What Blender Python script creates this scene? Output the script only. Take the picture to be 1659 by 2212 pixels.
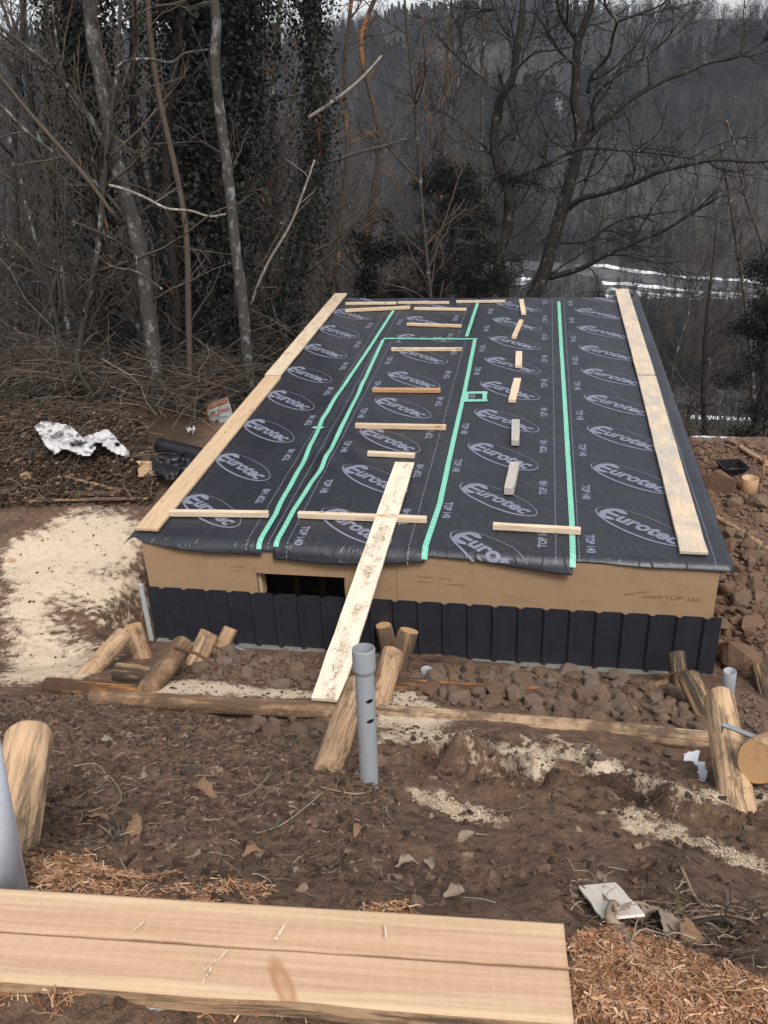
import bpy, bmesh, math, random
import numpy as np
from mathutils import Vector, Matrix, Euler
R = math.radians
for o in list(bpy.data.objects): bpy.data.objects.remove(o, do_unlink=True)
sc = bpy.context.scene
COL = sc.collection

# ---------------------------------------------------------------- camera
CAM = np.array([3.883, -7.046, 5.331]); PITCH, YAW, ROLL, FPX = R(26.81), R(-10.9), R(-2.79), 1842.4
_cp, _sp, _cy, _sy = math.cos(PITCH), math.sin(PITCH), math.cos(YAW), math.sin(YAW)
FW = np.array([_cp*_sy, _cp*_cy, -_sp]); _r = np.array([_cy, -_sy, 0.]); _u = np.cross(_r, FW)
RT = math.cos(ROLL)*_r + math.sin(ROLL)*_u; UP = -math.sin(ROLL)*_r + math.cos(ROLL)*_u
cam = bpy.data.objects.new('camera', bpy.data.cameras.new('camera')); COL.objects.link(cam)
cam.data.sensor_fit = 'HORIZONTAL'; cam.data.sensor_width = 36; cam.data.lens = FPX/1659*36
cam.data.clip_start = .05; cam.data.clip_end = 6000
cam.matrix_world = Matrix(((RT[0], UP[0], -FW[0], CAM[0]), (RT[1], UP[1], -FW[1], CAM[1]), (RT[2], UP[2], -FW[2], CAM[2]), (0, 0, 0, 1)))
sc.camera = cam

# ---------------------------------------------------------------- sky, sun, exposure (overcast winter day)
SUN_EL, SUN_AZ = R(54), R(152)          # azimuth clockwise from +Y: soft light from behind the camera
w = bpy.data.worlds.new('World'); sc.world = w; w.use_nodes = True
nt = w.node_tree; nt.nodes.clear()
sky = nt.nodes.new('ShaderNodeTexSky'); sky.sky_type = 'NISHITA'; sky.sun_disc = False
sky.sun_elevation = SUN_EL; sky.sun_rotation = SUN_AZ; sky.air_density = 1.0; sky.dust_density = 2; sky.ozone_density = 1.5
hs = nt.nodes.new('ShaderNodeHueSaturation'); hs.inputs['Saturation'].default_value = .22    # cloud cover greys the sky
bg = nt.nodes.new('ShaderNodeBackground'); bg.inputs['Strength'].default_value = .11
wo = nt.nodes.new('ShaderNodeOutputWorld')
nt.links.new(sky.outputs[0], hs.inputs['Color']); nt.links.new(hs.outputs[0], bg.inputs[0]); nt.links.new(bg.outputs[0], wo.inputs[0])
sl = bpy.data.lights.new('sun', 'SUN'); sl.energy = 1.5; sl.angle = R(18); sl.color = (1, .965, .935)
sun = bpy.data.objects.new('sun', sl); COL.objects.link(sun)
sd = Vector((math.sin(SUN_AZ)*math.cos(SUN_EL), math.cos(SUN_AZ)*math.cos(SUN_EL), math.sin(SUN_EL)))
sun.rotation_euler = sd.to_track_quat('Z', 'Y').to_euler(); sun.location = (0, -20, 30)
vs = sc.view_settings; vs.view_transform = 'Standard'; vs.look = 'None'; vs.exposure = 0.93; vs.gamma = 1; vs.use_curve_mapping = False
sc.cycles.max_bounces = 6; sc.cycles.diffuse_bounces = 3; sc.cycles.glossy_bounces = 2; sc.cycles.transparent_max_bounces = 6
sc.cycles.volume_bounces = 0

# ---------------------------------------------------------------- measuring helpers: a photo point to a place in the world
def ray(px, py):
    d = FW*FPX + RT*(px-829.5) - UP*(py-1106); return d/np.linalg.norm(d)
def at_z(px, py, z): d = ray(px, py); return CAM + d*((z-CAM[2])/d[2])
def at_y(px, py, y): d = ray(px, py); return CAM + d*((y-CAM[1])/d[1])
RS, RH = .029, 1.30
def on_roof(px, py, lift=0.):
    d = ray(px, py); n = np.array([0, -RS, 1.]); t = ((RH+lift) - CAM@n)/(d@n); return CAM + d*t

# ---------------------------------------------------------------- noise
def _hash(i, j, s):
    n = (i.astype(np.int64)*374761393 + j.astype(np.int64)*668265263 + s*1274126177) & 0x7fffffff
    n = ((n ^ (n >> 13))*1274126177) & 0x7fffffff
    return ((n ^ (n >> 16)) & 0xffff)/65535.
def vn(x, y, s=0):
    x = np.asarray(x, float); y = np.asarray(y, float)
    i = np.floor(x); j = np.floor(y); a = x-i; b = y-j; a = a*a*(3-2*a); b = b*b*(3-2*b)
    return (_hash(i, j, s)*(1-a)+_hash(i+1, j, s)*a)*(1-b)+(_hash(i, j+1, s)*(1-a)+_hash(i+1, j+1, s)*a)*b
def fbm(x, y, s=0, o=4):
    t = 0; a = .5; x = np.asarray(x, float); y = np.asarray(y, float)
    for k in range(o): t = t + a*(vn(x, y, s+k)*2-1); x = x*2.03+7.1; y = y*2.03+3.7; a *= .5
    return t
def ss(a, b, x): t = np.clip((np.asarray(x, float)-a)/(b-a), 0, 1); return t*t*(3-2*t)

# ---------------------------------------------------------------- mesh helpers
def npmesh(name, v, f, smooth=False):
    """v (n,3), f a list of (m,k) int arrays or a list of tuples"""
    me = bpy.data.meshes.new(name); v = np.asarray(v, np.float32)
    if isinstance(f, np.ndarray): f = [f]
    if len(f) and isinstance(f[0], np.ndarray):
        f = [a for a in f if len(a)]
        loops = np.concatenate([a.ravel() for a in f]); sizes = np.concatenate([np.full(len(a), a.shape[1]) for a in f])
    else:
        loops = np.array([i for t in f for i in t]); sizes = np.array([len(t) for t in f])
    starts = np.concatenate([[0], np.cumsum(sizes)[:-1]])
    me.vertices.add(len(v)); me.vertices.foreach_set('co', v.ravel())
    me.loops.add(len(loops)); me.loops.foreach_set('vertex_index', loops.astype(np.int32))
    me.polygons.add(len(sizes)); me.polygons.foreach_set('loop_start', starts.astype(np.int32))
    me.polygons.foreach_set('use_smooth', np.full(len(sizes), bool(smooth)))
    me.update(calc_edges=True)
    return me
def link(name, me, mat=None, parent=None, loc=None, rot=None, scale=None):
    o = bpy.data.objects.new(name, me); COL.objects.link(o)
    if mat is not None:
        for m in (mat if isinstance(mat, (list, tuple)) else [mat]): me.materials.append(m)
    if parent is not None: o.parent = parent
    if loc is not None: o.location = loc
    if rot is not None: o.rotation_euler = rot
    if scale is not None: o.scale = scale if hasattr(scale, '__len__') else (scale,)*3
    return o
def tag(o, label=None, cat=None, group=None, kind=None):
    if label: o['label'] = label
    if cat: o['category'] = cat
    if group: o['group'] = group
    if kind: o['kind'] = kind
    return o
def empty(name, loc=(0, 0, 0), rot=(0, 0, 0)):
    o = bpy.data.objects.new(name, None); COL.objects.link(o); o.location = loc; o.rotation_euler = rot; o.empty_display_size = .1; return o
def boxmesh(name, x0, x1, y0, y1, z0, z1, bev=0.):
    bm = bmesh.new(); bmesh.ops.create_cube(bm, size=1)
    for v in bm.verts:
        v.co = ((x0+x1)/2+v.co.x*(x1-x0), (y0+y1)/2+v.co.y*(y1-y0), (z0+z1)/2+v.co.z*(z1-z0))
    if bev: bmesh.ops.bevel(bm, geom=bm.edges[:], offset=bev, segments=1, affect='EDGES')
    me = bpy.data.meshes.new(name); bm.to_mesh(me); bm.free(); return me
def tubes_mesh(name, tubes, smooth=True):
    """tubes: list of (pts (n,3), radii (n,), sides) -> one mesh; batches alike tubes"""
    groups = {}
    for p, r, s in tubes: groups.setdefault((len(p), s), []).append((p, r))
    V = []; F4 = []; F3 = []; base = 0
    for (n, s), lst in groups.items():
        P = np.array([a for a, _ in lst], float); Rr = np.array([b for _, b in lst], float)     # (m,n,3),(m,n)
        T = np.empty_like(P); T[:, 1:-1] = P[:, 2:]-P[:, :-2]; T[:, 0] = P[:, 1]-P[:, 0]; T[:, -1] = P[:, -1]-P[:, -2]
        T /= np.linalg.norm(T, axis=2, keepdims=True)+1e-9
        mt = T.mean(1); ref = np.where(np.abs(mt[:, 2:3]) < .8, np.array([[0, 0, 1.]]), np.array([[1., 0, 0]]))[:, None, :]
        A = np.cross(T, np.broadcast_to(ref, T.shape)); A /= np.linalg.norm(A, axis=2, keepdims=True)+1e-9
        B = np.cross(T, A)
        an = np.arange(s)*2*np.pi/s
        ring = P[:, :, None, :] + Rr[:, :, None, None]*(np.cos(an)[None, None, :, None]*A[:, :, None, :]+np.sin(an)[None, None, :, None]*B[:, :, None, :])
        m = len(lst); V.append(ring.reshape(-1, 3))
        k, i, j = np.meshgrid(np.arange(m), np.arange(n-1), np.arange(s), indexing='ij')
        a = base + (k*n+i)*s+j; b = base + (k*n+i)*s+(j+1) % s
        F4.append(np.stack([a, b, b+s, a+s], -1).reshape(-1, 4))
        if s >= 3:
            for end, rev in ((0, 1), (n-1, 0)):
                kk = np.arange(m); c = base+(kk[:, None]*n+end)*s+np.arange(s)[None, ::(-1 if rev else 1)]
                for q in range(1, s-1): F3.append(np.stack([c[:, 0], c[:, q], c[:, q+1]], -1))
        base += m*n*s
    return npmesh(name, np.concatenate(V), [np.concatenate(F4), np.concatenate(F3)], smooth)

# ---------------------------------------------------------------- materials
class NB:
    def __init__(s, name):
        s.m = bpy.data.materials.new(name); s.m.use_nodes = True; s.t = s.m.node_tree; s.t.nodes.clear()
        s.out = s.t.nodes.new('ShaderNodeOutputMaterial'); s.b = s.n('ShaderNodeBsdfPrincipled'); s.t.links.new(s.b.outputs[0], s.out.inputs[0])
    def n(s, typ, ins=None, **kw):
        nd = s.t.nodes.new(typ)
        for k, v in kw.items(): setattr(nd, k, v)
        for k, v in (ins or {}).items(): s.put(nd.inputs[k], v)
        return nd
    def put(s, sock, v):
        if isinstance(v, bpy.types.NodeSocket): s.t.links.new(v, sock)
        elif isinstance(v, bpy.types.Node): s.t.links.new(v.outputs[0], sock)
        elif isinstance(v, tuple) and len(v) == 3 and sock.type == 'RGBA': sock.default_value = (*v, 1)
        else: sock.default_value = v
    def obj(s): return s.n('ShaderNodeTexCoord').outputs['Object']
    def rnd(s): return s.n('ShaderNodeObjectInfo').outputs['Random']
    def map(s, vec, scale=(1, 1, 1), loc=None):
        return s.n('ShaderNodeMapping', {'Vector': vec, 'Scale': scale, **({'Location': loc} if loc is not None else {})}).outputs[0]
    def shift(s, vec, k=37.):      # each object its own stretch of the pattern
        r = s.rnd(); c = s.n('ShaderNodeCombineXYZ', {0: s.math('MULTIPLY', r, k), 1: s.math('MULTIPLY', r, k*1.7), 2: s.math('MULTIPLY', r, k*.6)})
        return s.n('ShaderNodeVectorMath', {0: vec, 1: c.outputs[0]}, operation='ADD').outputs[0]
    def noise(s, vec, scale=5., detail=4., rough=.55, dist=0.): 
        return s.n('ShaderNodeTexNoise', {'Vector': vec, 'Scale': scale, 'Detail': detail, 'Roughness': rough, 'Distortion': dist}).outputs['Fac']
    def voro(s, vec, scale=5., out='Distance', **kw): return s.n('ShaderNodeTexVoronoi', {'Vector': vec, 'Scale': scale}, **kw).outputs[out]
    def math(s, op, a, b=None, clamp=False):
        nd = s.n('ShaderNodeMath', {0: a, **({1: b} if b is not None else {})}, operation=op); nd.use_clamp = clamp; return nd.outputs[0]
    def ramp(s, fac, stops, interp='LINEAR'):
        nd = s.n('ShaderNodeValToRGB', {0: fac}); cr = nd.color_ramp; cr.interpolation = interp
        while len(cr.elements) < len(stops): cr.elements.new(.5)
        for e, (p, c) in zip(cr.elements, stops):
            e.position = p; e.color = (*(c if hasattr(c, '__len__') else (c, c, c)), 1)
        return nd.outputs[0]
    def mix(s, fac, a, b, mode='MIX'):
        nd = s.n('ShaderNodeMix', data_type='RGBA', blend_type=mode); s.put(nd.inputs[0], fac); s.put(nd.inputs[6], a); s.put(nd.inputs[7], b); return nd.outputs[2]
    def attr(s, name, out='Fac'): return s.n('ShaderNodeAttribute', attribute_name=name).outputs[out]
    def bump(s, hgt, strength=.3, dist=.01): s.put(s.b.inputs['Normal'], s.n('ShaderNodeBump', {'Height': hgt, 'Strength': strength, 'Distance': dist}).outputs[0])
    def done(s, col, rough=.8, spec=.3):
        s.put(s.b.inputs['Base Color'], col); s.put(s.b.inputs['Roughness'], rough); s.put(s.b.inputs['Specular IOR Level'], spec); return s.m

def wood(name, light, dark, dirt=0., dirtcol=(.16, .11, .07), knots=True, grain=1., grey=0.):
    k = NB(name); c = k.shift(k.obj())
    g = k.noise(k.map(c, (1.6, 22*grain, 22*grain)), 2.2, 5, .6, .3)
    col = k.ramp(g, [(.28, dark), (.52, light), (.8, tuple(min(1, x*1.08) for x in light))])
    big = k.noise(k.map(c, (1.1, 3, 3)), 1.4, 3)
    col = k.mix(k.math('MULTIPLY', big, .38), col, tuple(x*.80 for x in dark))
    if knots:
        vd = k.voro(k.map(c, (2.4, 9, 9)), 1.0)
        col = k.mix(k.ramp(vd, [(.05, .85), (.13, .0)]), col, (.20, .10, .045))
    if grey:
        gm = k.ramp(k.noise(k.map(c, (1.3, 2.2, 2.2)), 2.0, 4, .6, .6), [(.5-.2*grey, 1.), (.68-.12*grey, 0.)])
        col = k.mix(k.math('MULTIPLY', gm, min(1, .45+grey*.4)), col, (.36, .34, .32))
    if dirt:
        mid = k.ramp(k.math('ABSOLUTE', k.n('ShaderNodeSeparateXYZ', {0: k.obj()}).outputs[1]), [(.02, .10), (.11, -.0)])
        dm = k.ramp(k.math('ADD', k.noise(k.map(c, (1.2, 1.8, 1.8)), 4.0, 5, .62, .8), mid), [(.62-.06*dirt, 0.), (.76-.06*dirt, 1.)])
        fine = k.ramp(k.noise(c, 38, 4, .7, .4), [(.40, 0.), (.60, 1.)])
        col = k.mix(k.math('MULTIPLY', k.math('MULTIPLY', dm, fine), .85), col, dirtcol)
    k.bump(g, .25, .002)
    return k.done(col, .78, .25)
M = {}
M['pine'] = wood('pine', (.64, .475, .32), (.46, .32, .20))
M['pine_pale'] = wood('pine_pale', (.68, .545, .40), (.52, .385, .26))
M['pine_orange'] = wood('pine_orange', (.50, .29, .15), (.33, .17, .08))
M['pine_dirty'] = wood('pine_dirty', (.78, .68, .54), (.64, .52, .375), dirt=1.0, knots=False, dirtcol=(.20, .125, .07))
M['pine_some_dirt'] = wood('pine_some_dirt', (.66, .53, .385), (.50, .37, .24), dirt=.75, dirtcol=(.22, .145, .085))
M['pine_warm'] = wood('pine_warm', (.58, .415, .265), (.45, .305, .185), grain=.7)
M['pine_stained'] = wood('pine_stained', (.66, .525, .38), (.51, .38, .25), grey=.55)
M['pine_white'] = wood('pine_white', (.74, .68, .585), (.62, .55, .455), knots=False)
M['pine_grey'] = wood('pine_grey', (.48, .44, .39), (.31, .28, .25), grey=1.)

def plain(name, col, rough=.6, spec=.4, var=.15, scale=6., bump=0., metal=0.):
    k = NB(name); c = k.shift(k.obj()); nz = k.noise(c, scale, 5, .6)
    cc = k.mix(nz, tuple(x*(1-var) for x in col), tuple(min(1, x*(1+var)) for x in col))
    if bump: k.bump(k.noise(c, scale*4, 4), bump, .004)
    k.put(k.b.inputs['Metallic'], metal)
    return k.done(cc, rough, spec)
# ================================================================ terrain
PY = [-30, -9, -7, -6.3, -5.7, -4.9, -3.6, -2.7, -2.2, -1.7, -1.2, -.6, -.15, 0, 3]
PZ = [9, 4.9, 3.95, 3.72, 3.45, 2.88, 2.05, 1.45, 1.13, .90, .66, .36, .12, .06, .0]
FY = [8.5, 11, 14, 20, 40, 70, 110, 150, 190, 250, 350, 450, 520, 700, 1500]
FZ = [0, -.9, -2.4, -5.0, -12, -20, -26, -28, -27, -15, 5, 20, 25.5, 29, 30]
FOOT = []          # footprints: x, y, half length, half width, angle, depth
def h(x, y, detail=True):
    x = np.asarray(x, float); y = np.asarray(y, float)
    near = np.interp(y, PY, PZ)
    # left of the building: level ground with a mound of leaves; right: rising rubble bank
    zl = .36 + .05*np.clip(y, 0, 5) + .30*np.exp(-(((x+3.7)/1.7)**2+((y-4.5)/1.2)**2)) + .25*np.exp(-(((x+2.2)/2.)**2+((y-2.9)/.35)**2))
    zl = np.where(y > 6, zl - .03*(y-6), zl)
    zr = .22 + .045*np.clip(y, -1, 6) + .02*np.clip(x-5.8, 0, 5)
    zr = zr - .62*np.clip(y-5.3, 0, 60) 
    wl = ss(-.12, -.62, x); wr = ss(5.72, 6.2, x)
    zc = near
    flat = np.maximum(near, zl) if False else zl
    tb = np.maximum(ss(-1.9, -.7, y)*ss(-.05, -.5, x), ss(-1.6, -.3, y))
    z = near*(1-tb) + tb*(near*(1-wl-wr) + wl*zl + wr*zr)
    # far: falls to the valley and climbs the other side
    sh = (ss(0, -8, x)*7.0 - ss(4.5, 8, x)*5.0)*ss(90, 30, y)
    far = np.interp(y-sh, FY, FZ)
    amp = ss(20, 120, y)
    far = far + amp*(6*fbm(x/70, y/90, 11, 3) + 1.2*fbm(x/14, y/14, 12, 3)) + .35*fbm(x/4, y/4, 13, 3)
    # the opposite hill rises to the left and has a shoulder on the right
    far = far + ss(200, 480, y)*(-.035*np.clip(x, -300, 400) + 5*np.sin(x/75.+.6))
    tf = ss(8.3, 11.5, y-sh*.7)
    tf = np.maximum(tf, ss(5.9, 6.6, x)*ss(5.2, 8.5, y))
    z = z*(1-tf) + tf*np.minimum(far, z+60)
    if detail:
        nearm = 1-ss(10, 20, y)
        fs = ss(-2.0, -2.5, y)
        z = z + nearm*((.055+.03*fs)*fbm(x*1.3, y*1.3, 3, 4) + (.022+.030*fs)*fbm(x*5, y*5, 5, 3) + (.011+.016*fs)*fbm(x*17, y*17, 6, 2))
        mud = ss(2.6, 3.4, x)*ss(-4.6, -4.0, y)*ss(-2.2, -2.6, y)
        z = z + mud*(.085*fbm(x*2.2, y*2.6, 8, 4) + .05*(1-2*np.abs(fbm(x*1.5+y*.7, y*2.2, 9, 3))) - .03)
        for (fx, fy, a, b, an, d) in FOOT:
            ca, sa = math.cos(an), math.sin(an); u = ((x-fx)*ca+(y-fy)*sa)/a; v = (-(x-fx)*sa+(y-fy)*ca)/b
            rr = u*u+v*v; z = z - d*np.exp(-(rr**3)*.8)*(1+.35*fbm(x*9, y*9, 31, 2)) + d*.30*np.exp(-((np.sqrt(rr)-1.45)/.35)**2)
        z = z - .22*np.exp(-(((x-2.2)/.55)**2+((y+2.42)/.15)**2))       # stone-filled gap in front of the left log
        z = z - .30*np.exp(-(((x-4.95)/.2)**2+((y+2.45)/.25)**2))      # wet hollow beside the big right log
    # excavated gap along the left wall, floor under the building
    inb = ss(-.02, .05, x)*ss(5.68, 5.6, x)*ss(.02, .1, y)*ss(9.6, 9.3, y)
    z = z*(1-inb) + inb*np.minimum(z, -.25)
    tl = ss(-.75, -.30, x)*ss(.05, -.02, x)*ss(-.45, -.1, y)*ss(9, 8, y); z = z - .32*tl
    return z
_T = np.concatenate([np.arange(.8, 20, .045), np.geomspace(20, 900, 320)])
def hit(px, py, lift=0.):
    d = ray(px, py)
    def first(t):
        P = CAM[None]+d[None]*t[:, None]; u = np.nonzero(P[:, 2] < h(P[:, 0], P[:, 1])+lift)[0]
        return u[0] if len(u) else len(t)-1
    i = first(_T); t = np.linspace(_T[max(i-1, 0)], _T[i], 24); return CAM+d*t[first(t)]
def hitv(pts, **k): return [hit(*p, **k) for p in pts]

for q, a, b, an, d in [((862, 1648), .26, .16, .5, .20), ((1092, 1672), .27, .13, -1.1, .24), ((1275, 1712), .30, .12, -.5, .24),
                       ((1178, 1615), .24, .11, -.6, .18), ((965, 1650), .19, .12, .9, .14), ((1500, 1775), .32, .13, -.5, .15)]:
    P = hit(*q); FOOT.append((P[0], P[1], a, b, an, d))

def seg_dist(x, y, pts):
    d = np.full(np.shape(x), 1e9)
    for (ax, ay), (bx, by) in zip(pts[:-1], pts[1:]):
        vx, vy = bx-ax, by-ay; t = np.clip(((x-ax)*vx+(y-ay)*vy)/(vx*vx+vy*vy+1e-9), 0, 1)
        d = np.minimum(d, np.hypot(x-ax-t*vx, y-ay-t*vy))
    return d
def poly_mask(x, y, poly):
    inside = np.zeros(np.shape(x), bool); n = len(poly)
    for i in range(n):
        (ax, ay), (bx, by) = poly[i], poly[(i+1) % n]
        c = ((ay > y) != (by > y)) & (x < (bx-ax)*(y-ay)/(by-ay+1e-12)+ax); inside ^= c
    return inside
def soft_poly(x, y, poly, soft):
    d = seg_dist(x, y, list(poly)+[poly[0]]); m = poly_mask(x, y, poly); return np.clip(.5+np.where(m, d, -d)/(2*soft), 0, 1)
xy = lambda pts: [tuple(p[:2]) for p in pts]
MASKP = {
 'sawdust': [ (xy(hitv([(0, 1195), (120, 1120), (230, 1095), (300, 1120), (318, 1215), (230, 1235), (330, 1285), (225, 1330), (120, 1300), (150, 1360), (235, 1420), (180, 1470), (60, 1480), (0, 1470)])), .30, 1.0),
              (xy(hitv([(320, 1470), (420, 1470), (540, 1485), (680, 1490), (690, 1508), (400, 1502), (300, 1492)])), .14, 1.1),
              (xy(hitv([(830, 1490), (900, 1500), (960, 1540), (1010, 1585), (1150, 1600), (1235, 1640), (1160, 1660), (1060, 1625), (960, 1625), (880, 1600), (830, 1600)])), .20, 1.05),
              (xy(hitv([(1180, 1590), (1330, 1640), (1440, 1690), (1560, 1705), (1659, 1700), (1659, 1725), (1500, 1735), (1380, 1700), (1260, 1660)])), .15, 1.0),
              (xy(hitv([(1325, 1752), (1420, 1760), (1560, 1830), (1659, 1870), (1659, 1890), (1540, 1850), (1440, 1815), (1360, 1780)])), .09, 1.15),
              (xy(hitv([(880, 1700), (960, 1715), (1060, 1760), (1080, 1775), (990, 1775), (900, 1735)])), .10, 1.05) ],
 'chips': [ (xy(hitv([(0, 1860), (200, 1850), (420, 1900), (640, 1930), (900, 1950), (900, 2212), (0, 2212)])), .25, .55),
            (xy(hitv([(1235, 2030), (1350, 2010), (1480, 2060), (1659, 2130), (1659, 2212), (1235, 2212)])), .12, 1.),
            (xy(hitv([(60, 1870), (250, 1860), (330, 1900), (100, 1910)])), .10, .9) ],
 'litter': [ (xy(hitv([(0, 880), (330, 890), (470, 880), (400, 1010), (350, 1090), (200, 1085), (0, 1100)])), .3, 1.2) ],
 'snow': [ (xy(hitv([(1478, 1625), (1510, 1620), (1528, 1690), (1512, 1690), (1500, 1650)])), .035, 1.2),
           (xy(hitv([(250, 2130), (350, 2120), (430, 2170), (350, 2200), (250, 2165)])), .03, .75),
           (xy(hitv([(800, 2185), (960, 2180), (960, 2212), (800, 2212)])), .04, .85),
           (xy(hitv([(1490, 940), (1570, 940), (1659, 950), (1659, 962), (1560, 950), (1490, 950)])), .10, .8),
           (xy(hitv([(1265, 640), (1330, 605), (1480, 625), (1659, 634), (1659, 652), (1450, 652), (1300, 655)])), 2.5, .58),
           (xy(hitv([(985, 590), (1080, 575), (1170, 600), (1190, 625), (1060, 622), (990, 606)])), 2.0, .60),
           (xy(hitv([(1165, 212), (1205, 205), (1240, 240), (1215, 262), (1180, 246)])), 5., .78),
           (xy(hitv([(1055, 425), (1090, 418), (1090, 430), (1058, 434)])), 2., .8),
           (xy(hitv([(20, 648), (95, 640), (110, 668), (30, 672)])), 1.5, .8) ],
 'meadow': [ (xy(hitv([(1230, 330), (1450, 350), (1659, 320), (1659, 540), (1400, 545), (1180, 500)])), 16., .75), (xy(hitv([(840, 95), (1080, 120), (1090, 150), (850, 135)])), 12., .8), (xy(hitv([(1330, 850), (1659, 860), (1659, 930), (1480, 935)])), 2., .7),
             (xy(hitv([(1200, 560), (1659, 590), (1659, 660), (1200, 650)])), 8., .9),
             (xy(hitv([(1500, 25), (1659, 5), (1659, 55), (1540, 50)])), 14., 1.) ],
}
def masks(x, y, name):
    m = np.zeros(np.shape(x))
    for poly, soft, k in MASKP[name]:
        P = np.array(poly); b = soft*3
        box = (x > P[:, 0].min()-b) & (x < P[:, 0].max()+b) & (y > P[:, 1].min()-b) & (y < P[:, 1].max()+b)
        if box.any(): m[box] = np.maximum(m[box], soft_poly(x[box], y[box], poly, soft)*k)
    return m

def axis(lo, hi, st, out_lo, out_hi, g):
    c = list(np.arange(lo, hi+1e-6, st)); a = []; s = st; v = lo
    while v > out_lo: s = min(s*g, 14); v -= s; a.append(v)
    b = []; s = st; v = hi
    while v < out_hi: s = min(s*g, 14); v += s; b.append(v)
    return np.array(a[::-1]+c+b)
gx = axis(-2.2, 7.6, .032, -520, 420, 1.07)
gy = axis(-6.9, -.2, .032, -30, 900, 1.045)
X, Y = np.meshgrid(gx, gy); Z = h(X, Y)
nx, ny = len(gx), len(gy)
ii = (np.arange(ny-1)[:, None]*nx+np.arange(nx-1)[None, :]).ravel()
gm = npmesh('ground', np.stack([X, Y, Z], -1).reshape(-1, 3), np.stack([ii, ii+1, ii+nx+1, ii+nx], -1), True)
for nme in MASKP:
    at = gm.attributes.new(nme, 'FLOAT', 'POINT'); at.data.foreach_set('value', masks(X.ravel(), Y.ravel(), nme).astype(np.float32))
at = gm.attributes.new('wild', 'FLOAT', 'POINT'); at.data.foreach_set('value', np.maximum(ss(9, 13, Y), ss(4.9, 6.2, Y+.5*fbm(X*.8, Y*.8, 33, 3))*ss(0, -.5, X)).ravel().astype(np.float32))

k = NB('soil'); c = k.obj()
n1 = k.noise(c, 1.7, 8, .65); n2 = k.noise(c, 14, 6, .7); n3 = k.noise(c, 90, 4, .7)
soil = k.ramp(n2, [(.25, (.040, .024, .016)), (.5, (.158, .095, .061)), (.75, (.275, .180, .122))])
soil = k.mix(k.ramp(n1, [(.52, 0.), (.66, .7)]), soil, (.185, .112, .074)); soil = k.mix(k.ramp(n1, [(.32, .75), (.47, 0.)]), soil, (.052, .032, .022))
soil = k.mix(k.ramp(n3, [(.30, .7), (.46, 0.)]), soil, (.045, .028, .020))
soil = k.mix(k.ramp(k.noise(c, 160, 2, .5), [(.66, 0.), (.72, .45)]), soil, (.30, .23, .16))
saw = k.mix(n2, (.56, .44, .31), (.74, .62, .475))
saw = k.mix(k.ramp(n3, [(.25, .35), (.42, 0.)]), saw, (.40, .27, .15))
sm = k.math('ADD', k.attr('sawdust'), k.math('MULTIPLY', k.math('SUBTRACT', k.math('ADD', k.math('MULTIPLY', n2, .6), k.math('MULTIPLY', k.noise(c, 3.4, 9, .75), .9)), .75), 2.3))
sm = k.math('ADD', sm, k.math('MULTIPLY', k.math('SUBTRACT', k.noise(c, 40, 5, .7), .5), .28))
col = k.mix(k.ramp(sm, [(.44, 0.), (.56, .45), (.80, 1.)]), soil, saw)
chip = k.mix(n3, (.30, .125, .05), (.50, .27, .13))
cm = k.math('ADD', k.attr('chips'), k.math('MULTIPLY', k.math('SUBTRACT', k.noise(c, 5, 5, .7), .5), 1.5))
col = k.mix(k.ramp(cm, [(.5, 0.), (.8, .8)]), col, chip)
col = k.mix(k.math('MULTIPLY', k.attr('litter'), .8), col, k.mix(n2, (.025, .016, .011), (.085, .052, .032)))
wild = k.mix(k.noise(c, .35, 8, .7), (.013, .0125, .012), (.043, .040, .037))
col = k.mix(k.attr('wild'), col, wild)
mead = k.mix(k.noise(c, .25, 8, .7), (.042, .039, .033), (.084, .077, .064))
col = k.mix(k.attr('meadow'), col, mead)
sn = k.math('ADD', k.attr('snow'), k.math('MULTIPLY', k.math('SUBTRACT', k.noise(c, .55, 9, .72), .5), 1.4))
sn2 = k.math('ADD', k.attr('snow'), k.math('MULTIPLY', k.math('SUBTRACT', k.noise(c, 16, 6, .7), .5), .9))
sn = k.mix(k.attr('wild'), sn2, sn)
snm = k.math('MULTIPLY', k.ramp(sn, [(.5, 0.), (.6, 1.)]), k.ramp(k.attr('snow'), [(.05, 0.), (.2, 1.)]))
col = k.mix(snm, col, (.80, .83, .88))
k.bump(k.math('ADD', k.math('MULTIPLY', n2, .7), k.math('MULTIPLY', n3, .45)), .9, .03)
M['soil'] = k.done(col, k.ramp(n1, [(.3, .62), (.6, .95)]), .25)
ground = tag(link('ground', gm, M['soil']), kind='structure')

# roads in the valley
k = NB('asphalt'); c = k.obj(); M['asphalt'] = k.done(k.mix(k.noise(c, .4, 6), (.07, .07, .073), (.12, .12, .122)), .85)
def road(pts, wdt):
    P = np.array(hitv(pts)); n = 60; t = np.linspace(0, len(P)-1, n)
    P = np.stack([np.interp(t, np.arange(len(P)), P[:, i]) for i in range(3)], 1)
    d = np.gradient(P, axis=0); d[:, 2] = 0; d /= np.linalg.norm(d, axis=1)[:, None]; s = np.stack([-d[:, 1], d[:, 0], 0*d[:, 0]], 1)
    v = []
    for f in (-.5, -.25, 0, .25, .5):
        q = P+s*wdt*f; q[:, 2] = h(q[:, 0], q[:, 1])+.35; v.append(q)
    v = np.array(v); zz = v[:, :, 2].max(0); v[:, :, 2] = zz
    lo = v[[0, -1]].copy(); lo[:, :, 2] -= 1.2
    v = np.concatenate([lo[:1], v, lo[1:]]); m = len(v)
    a = (np.arange(m-1)[:, None]*n+np.arange(n-1)[None]).ravel()
    return tag(link('road', npmesh('road', v.reshape(-1, 3), np.stack([a, a+n, a+n+1, a+1], -1)), M['asphalt']), kind='structure')
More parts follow.
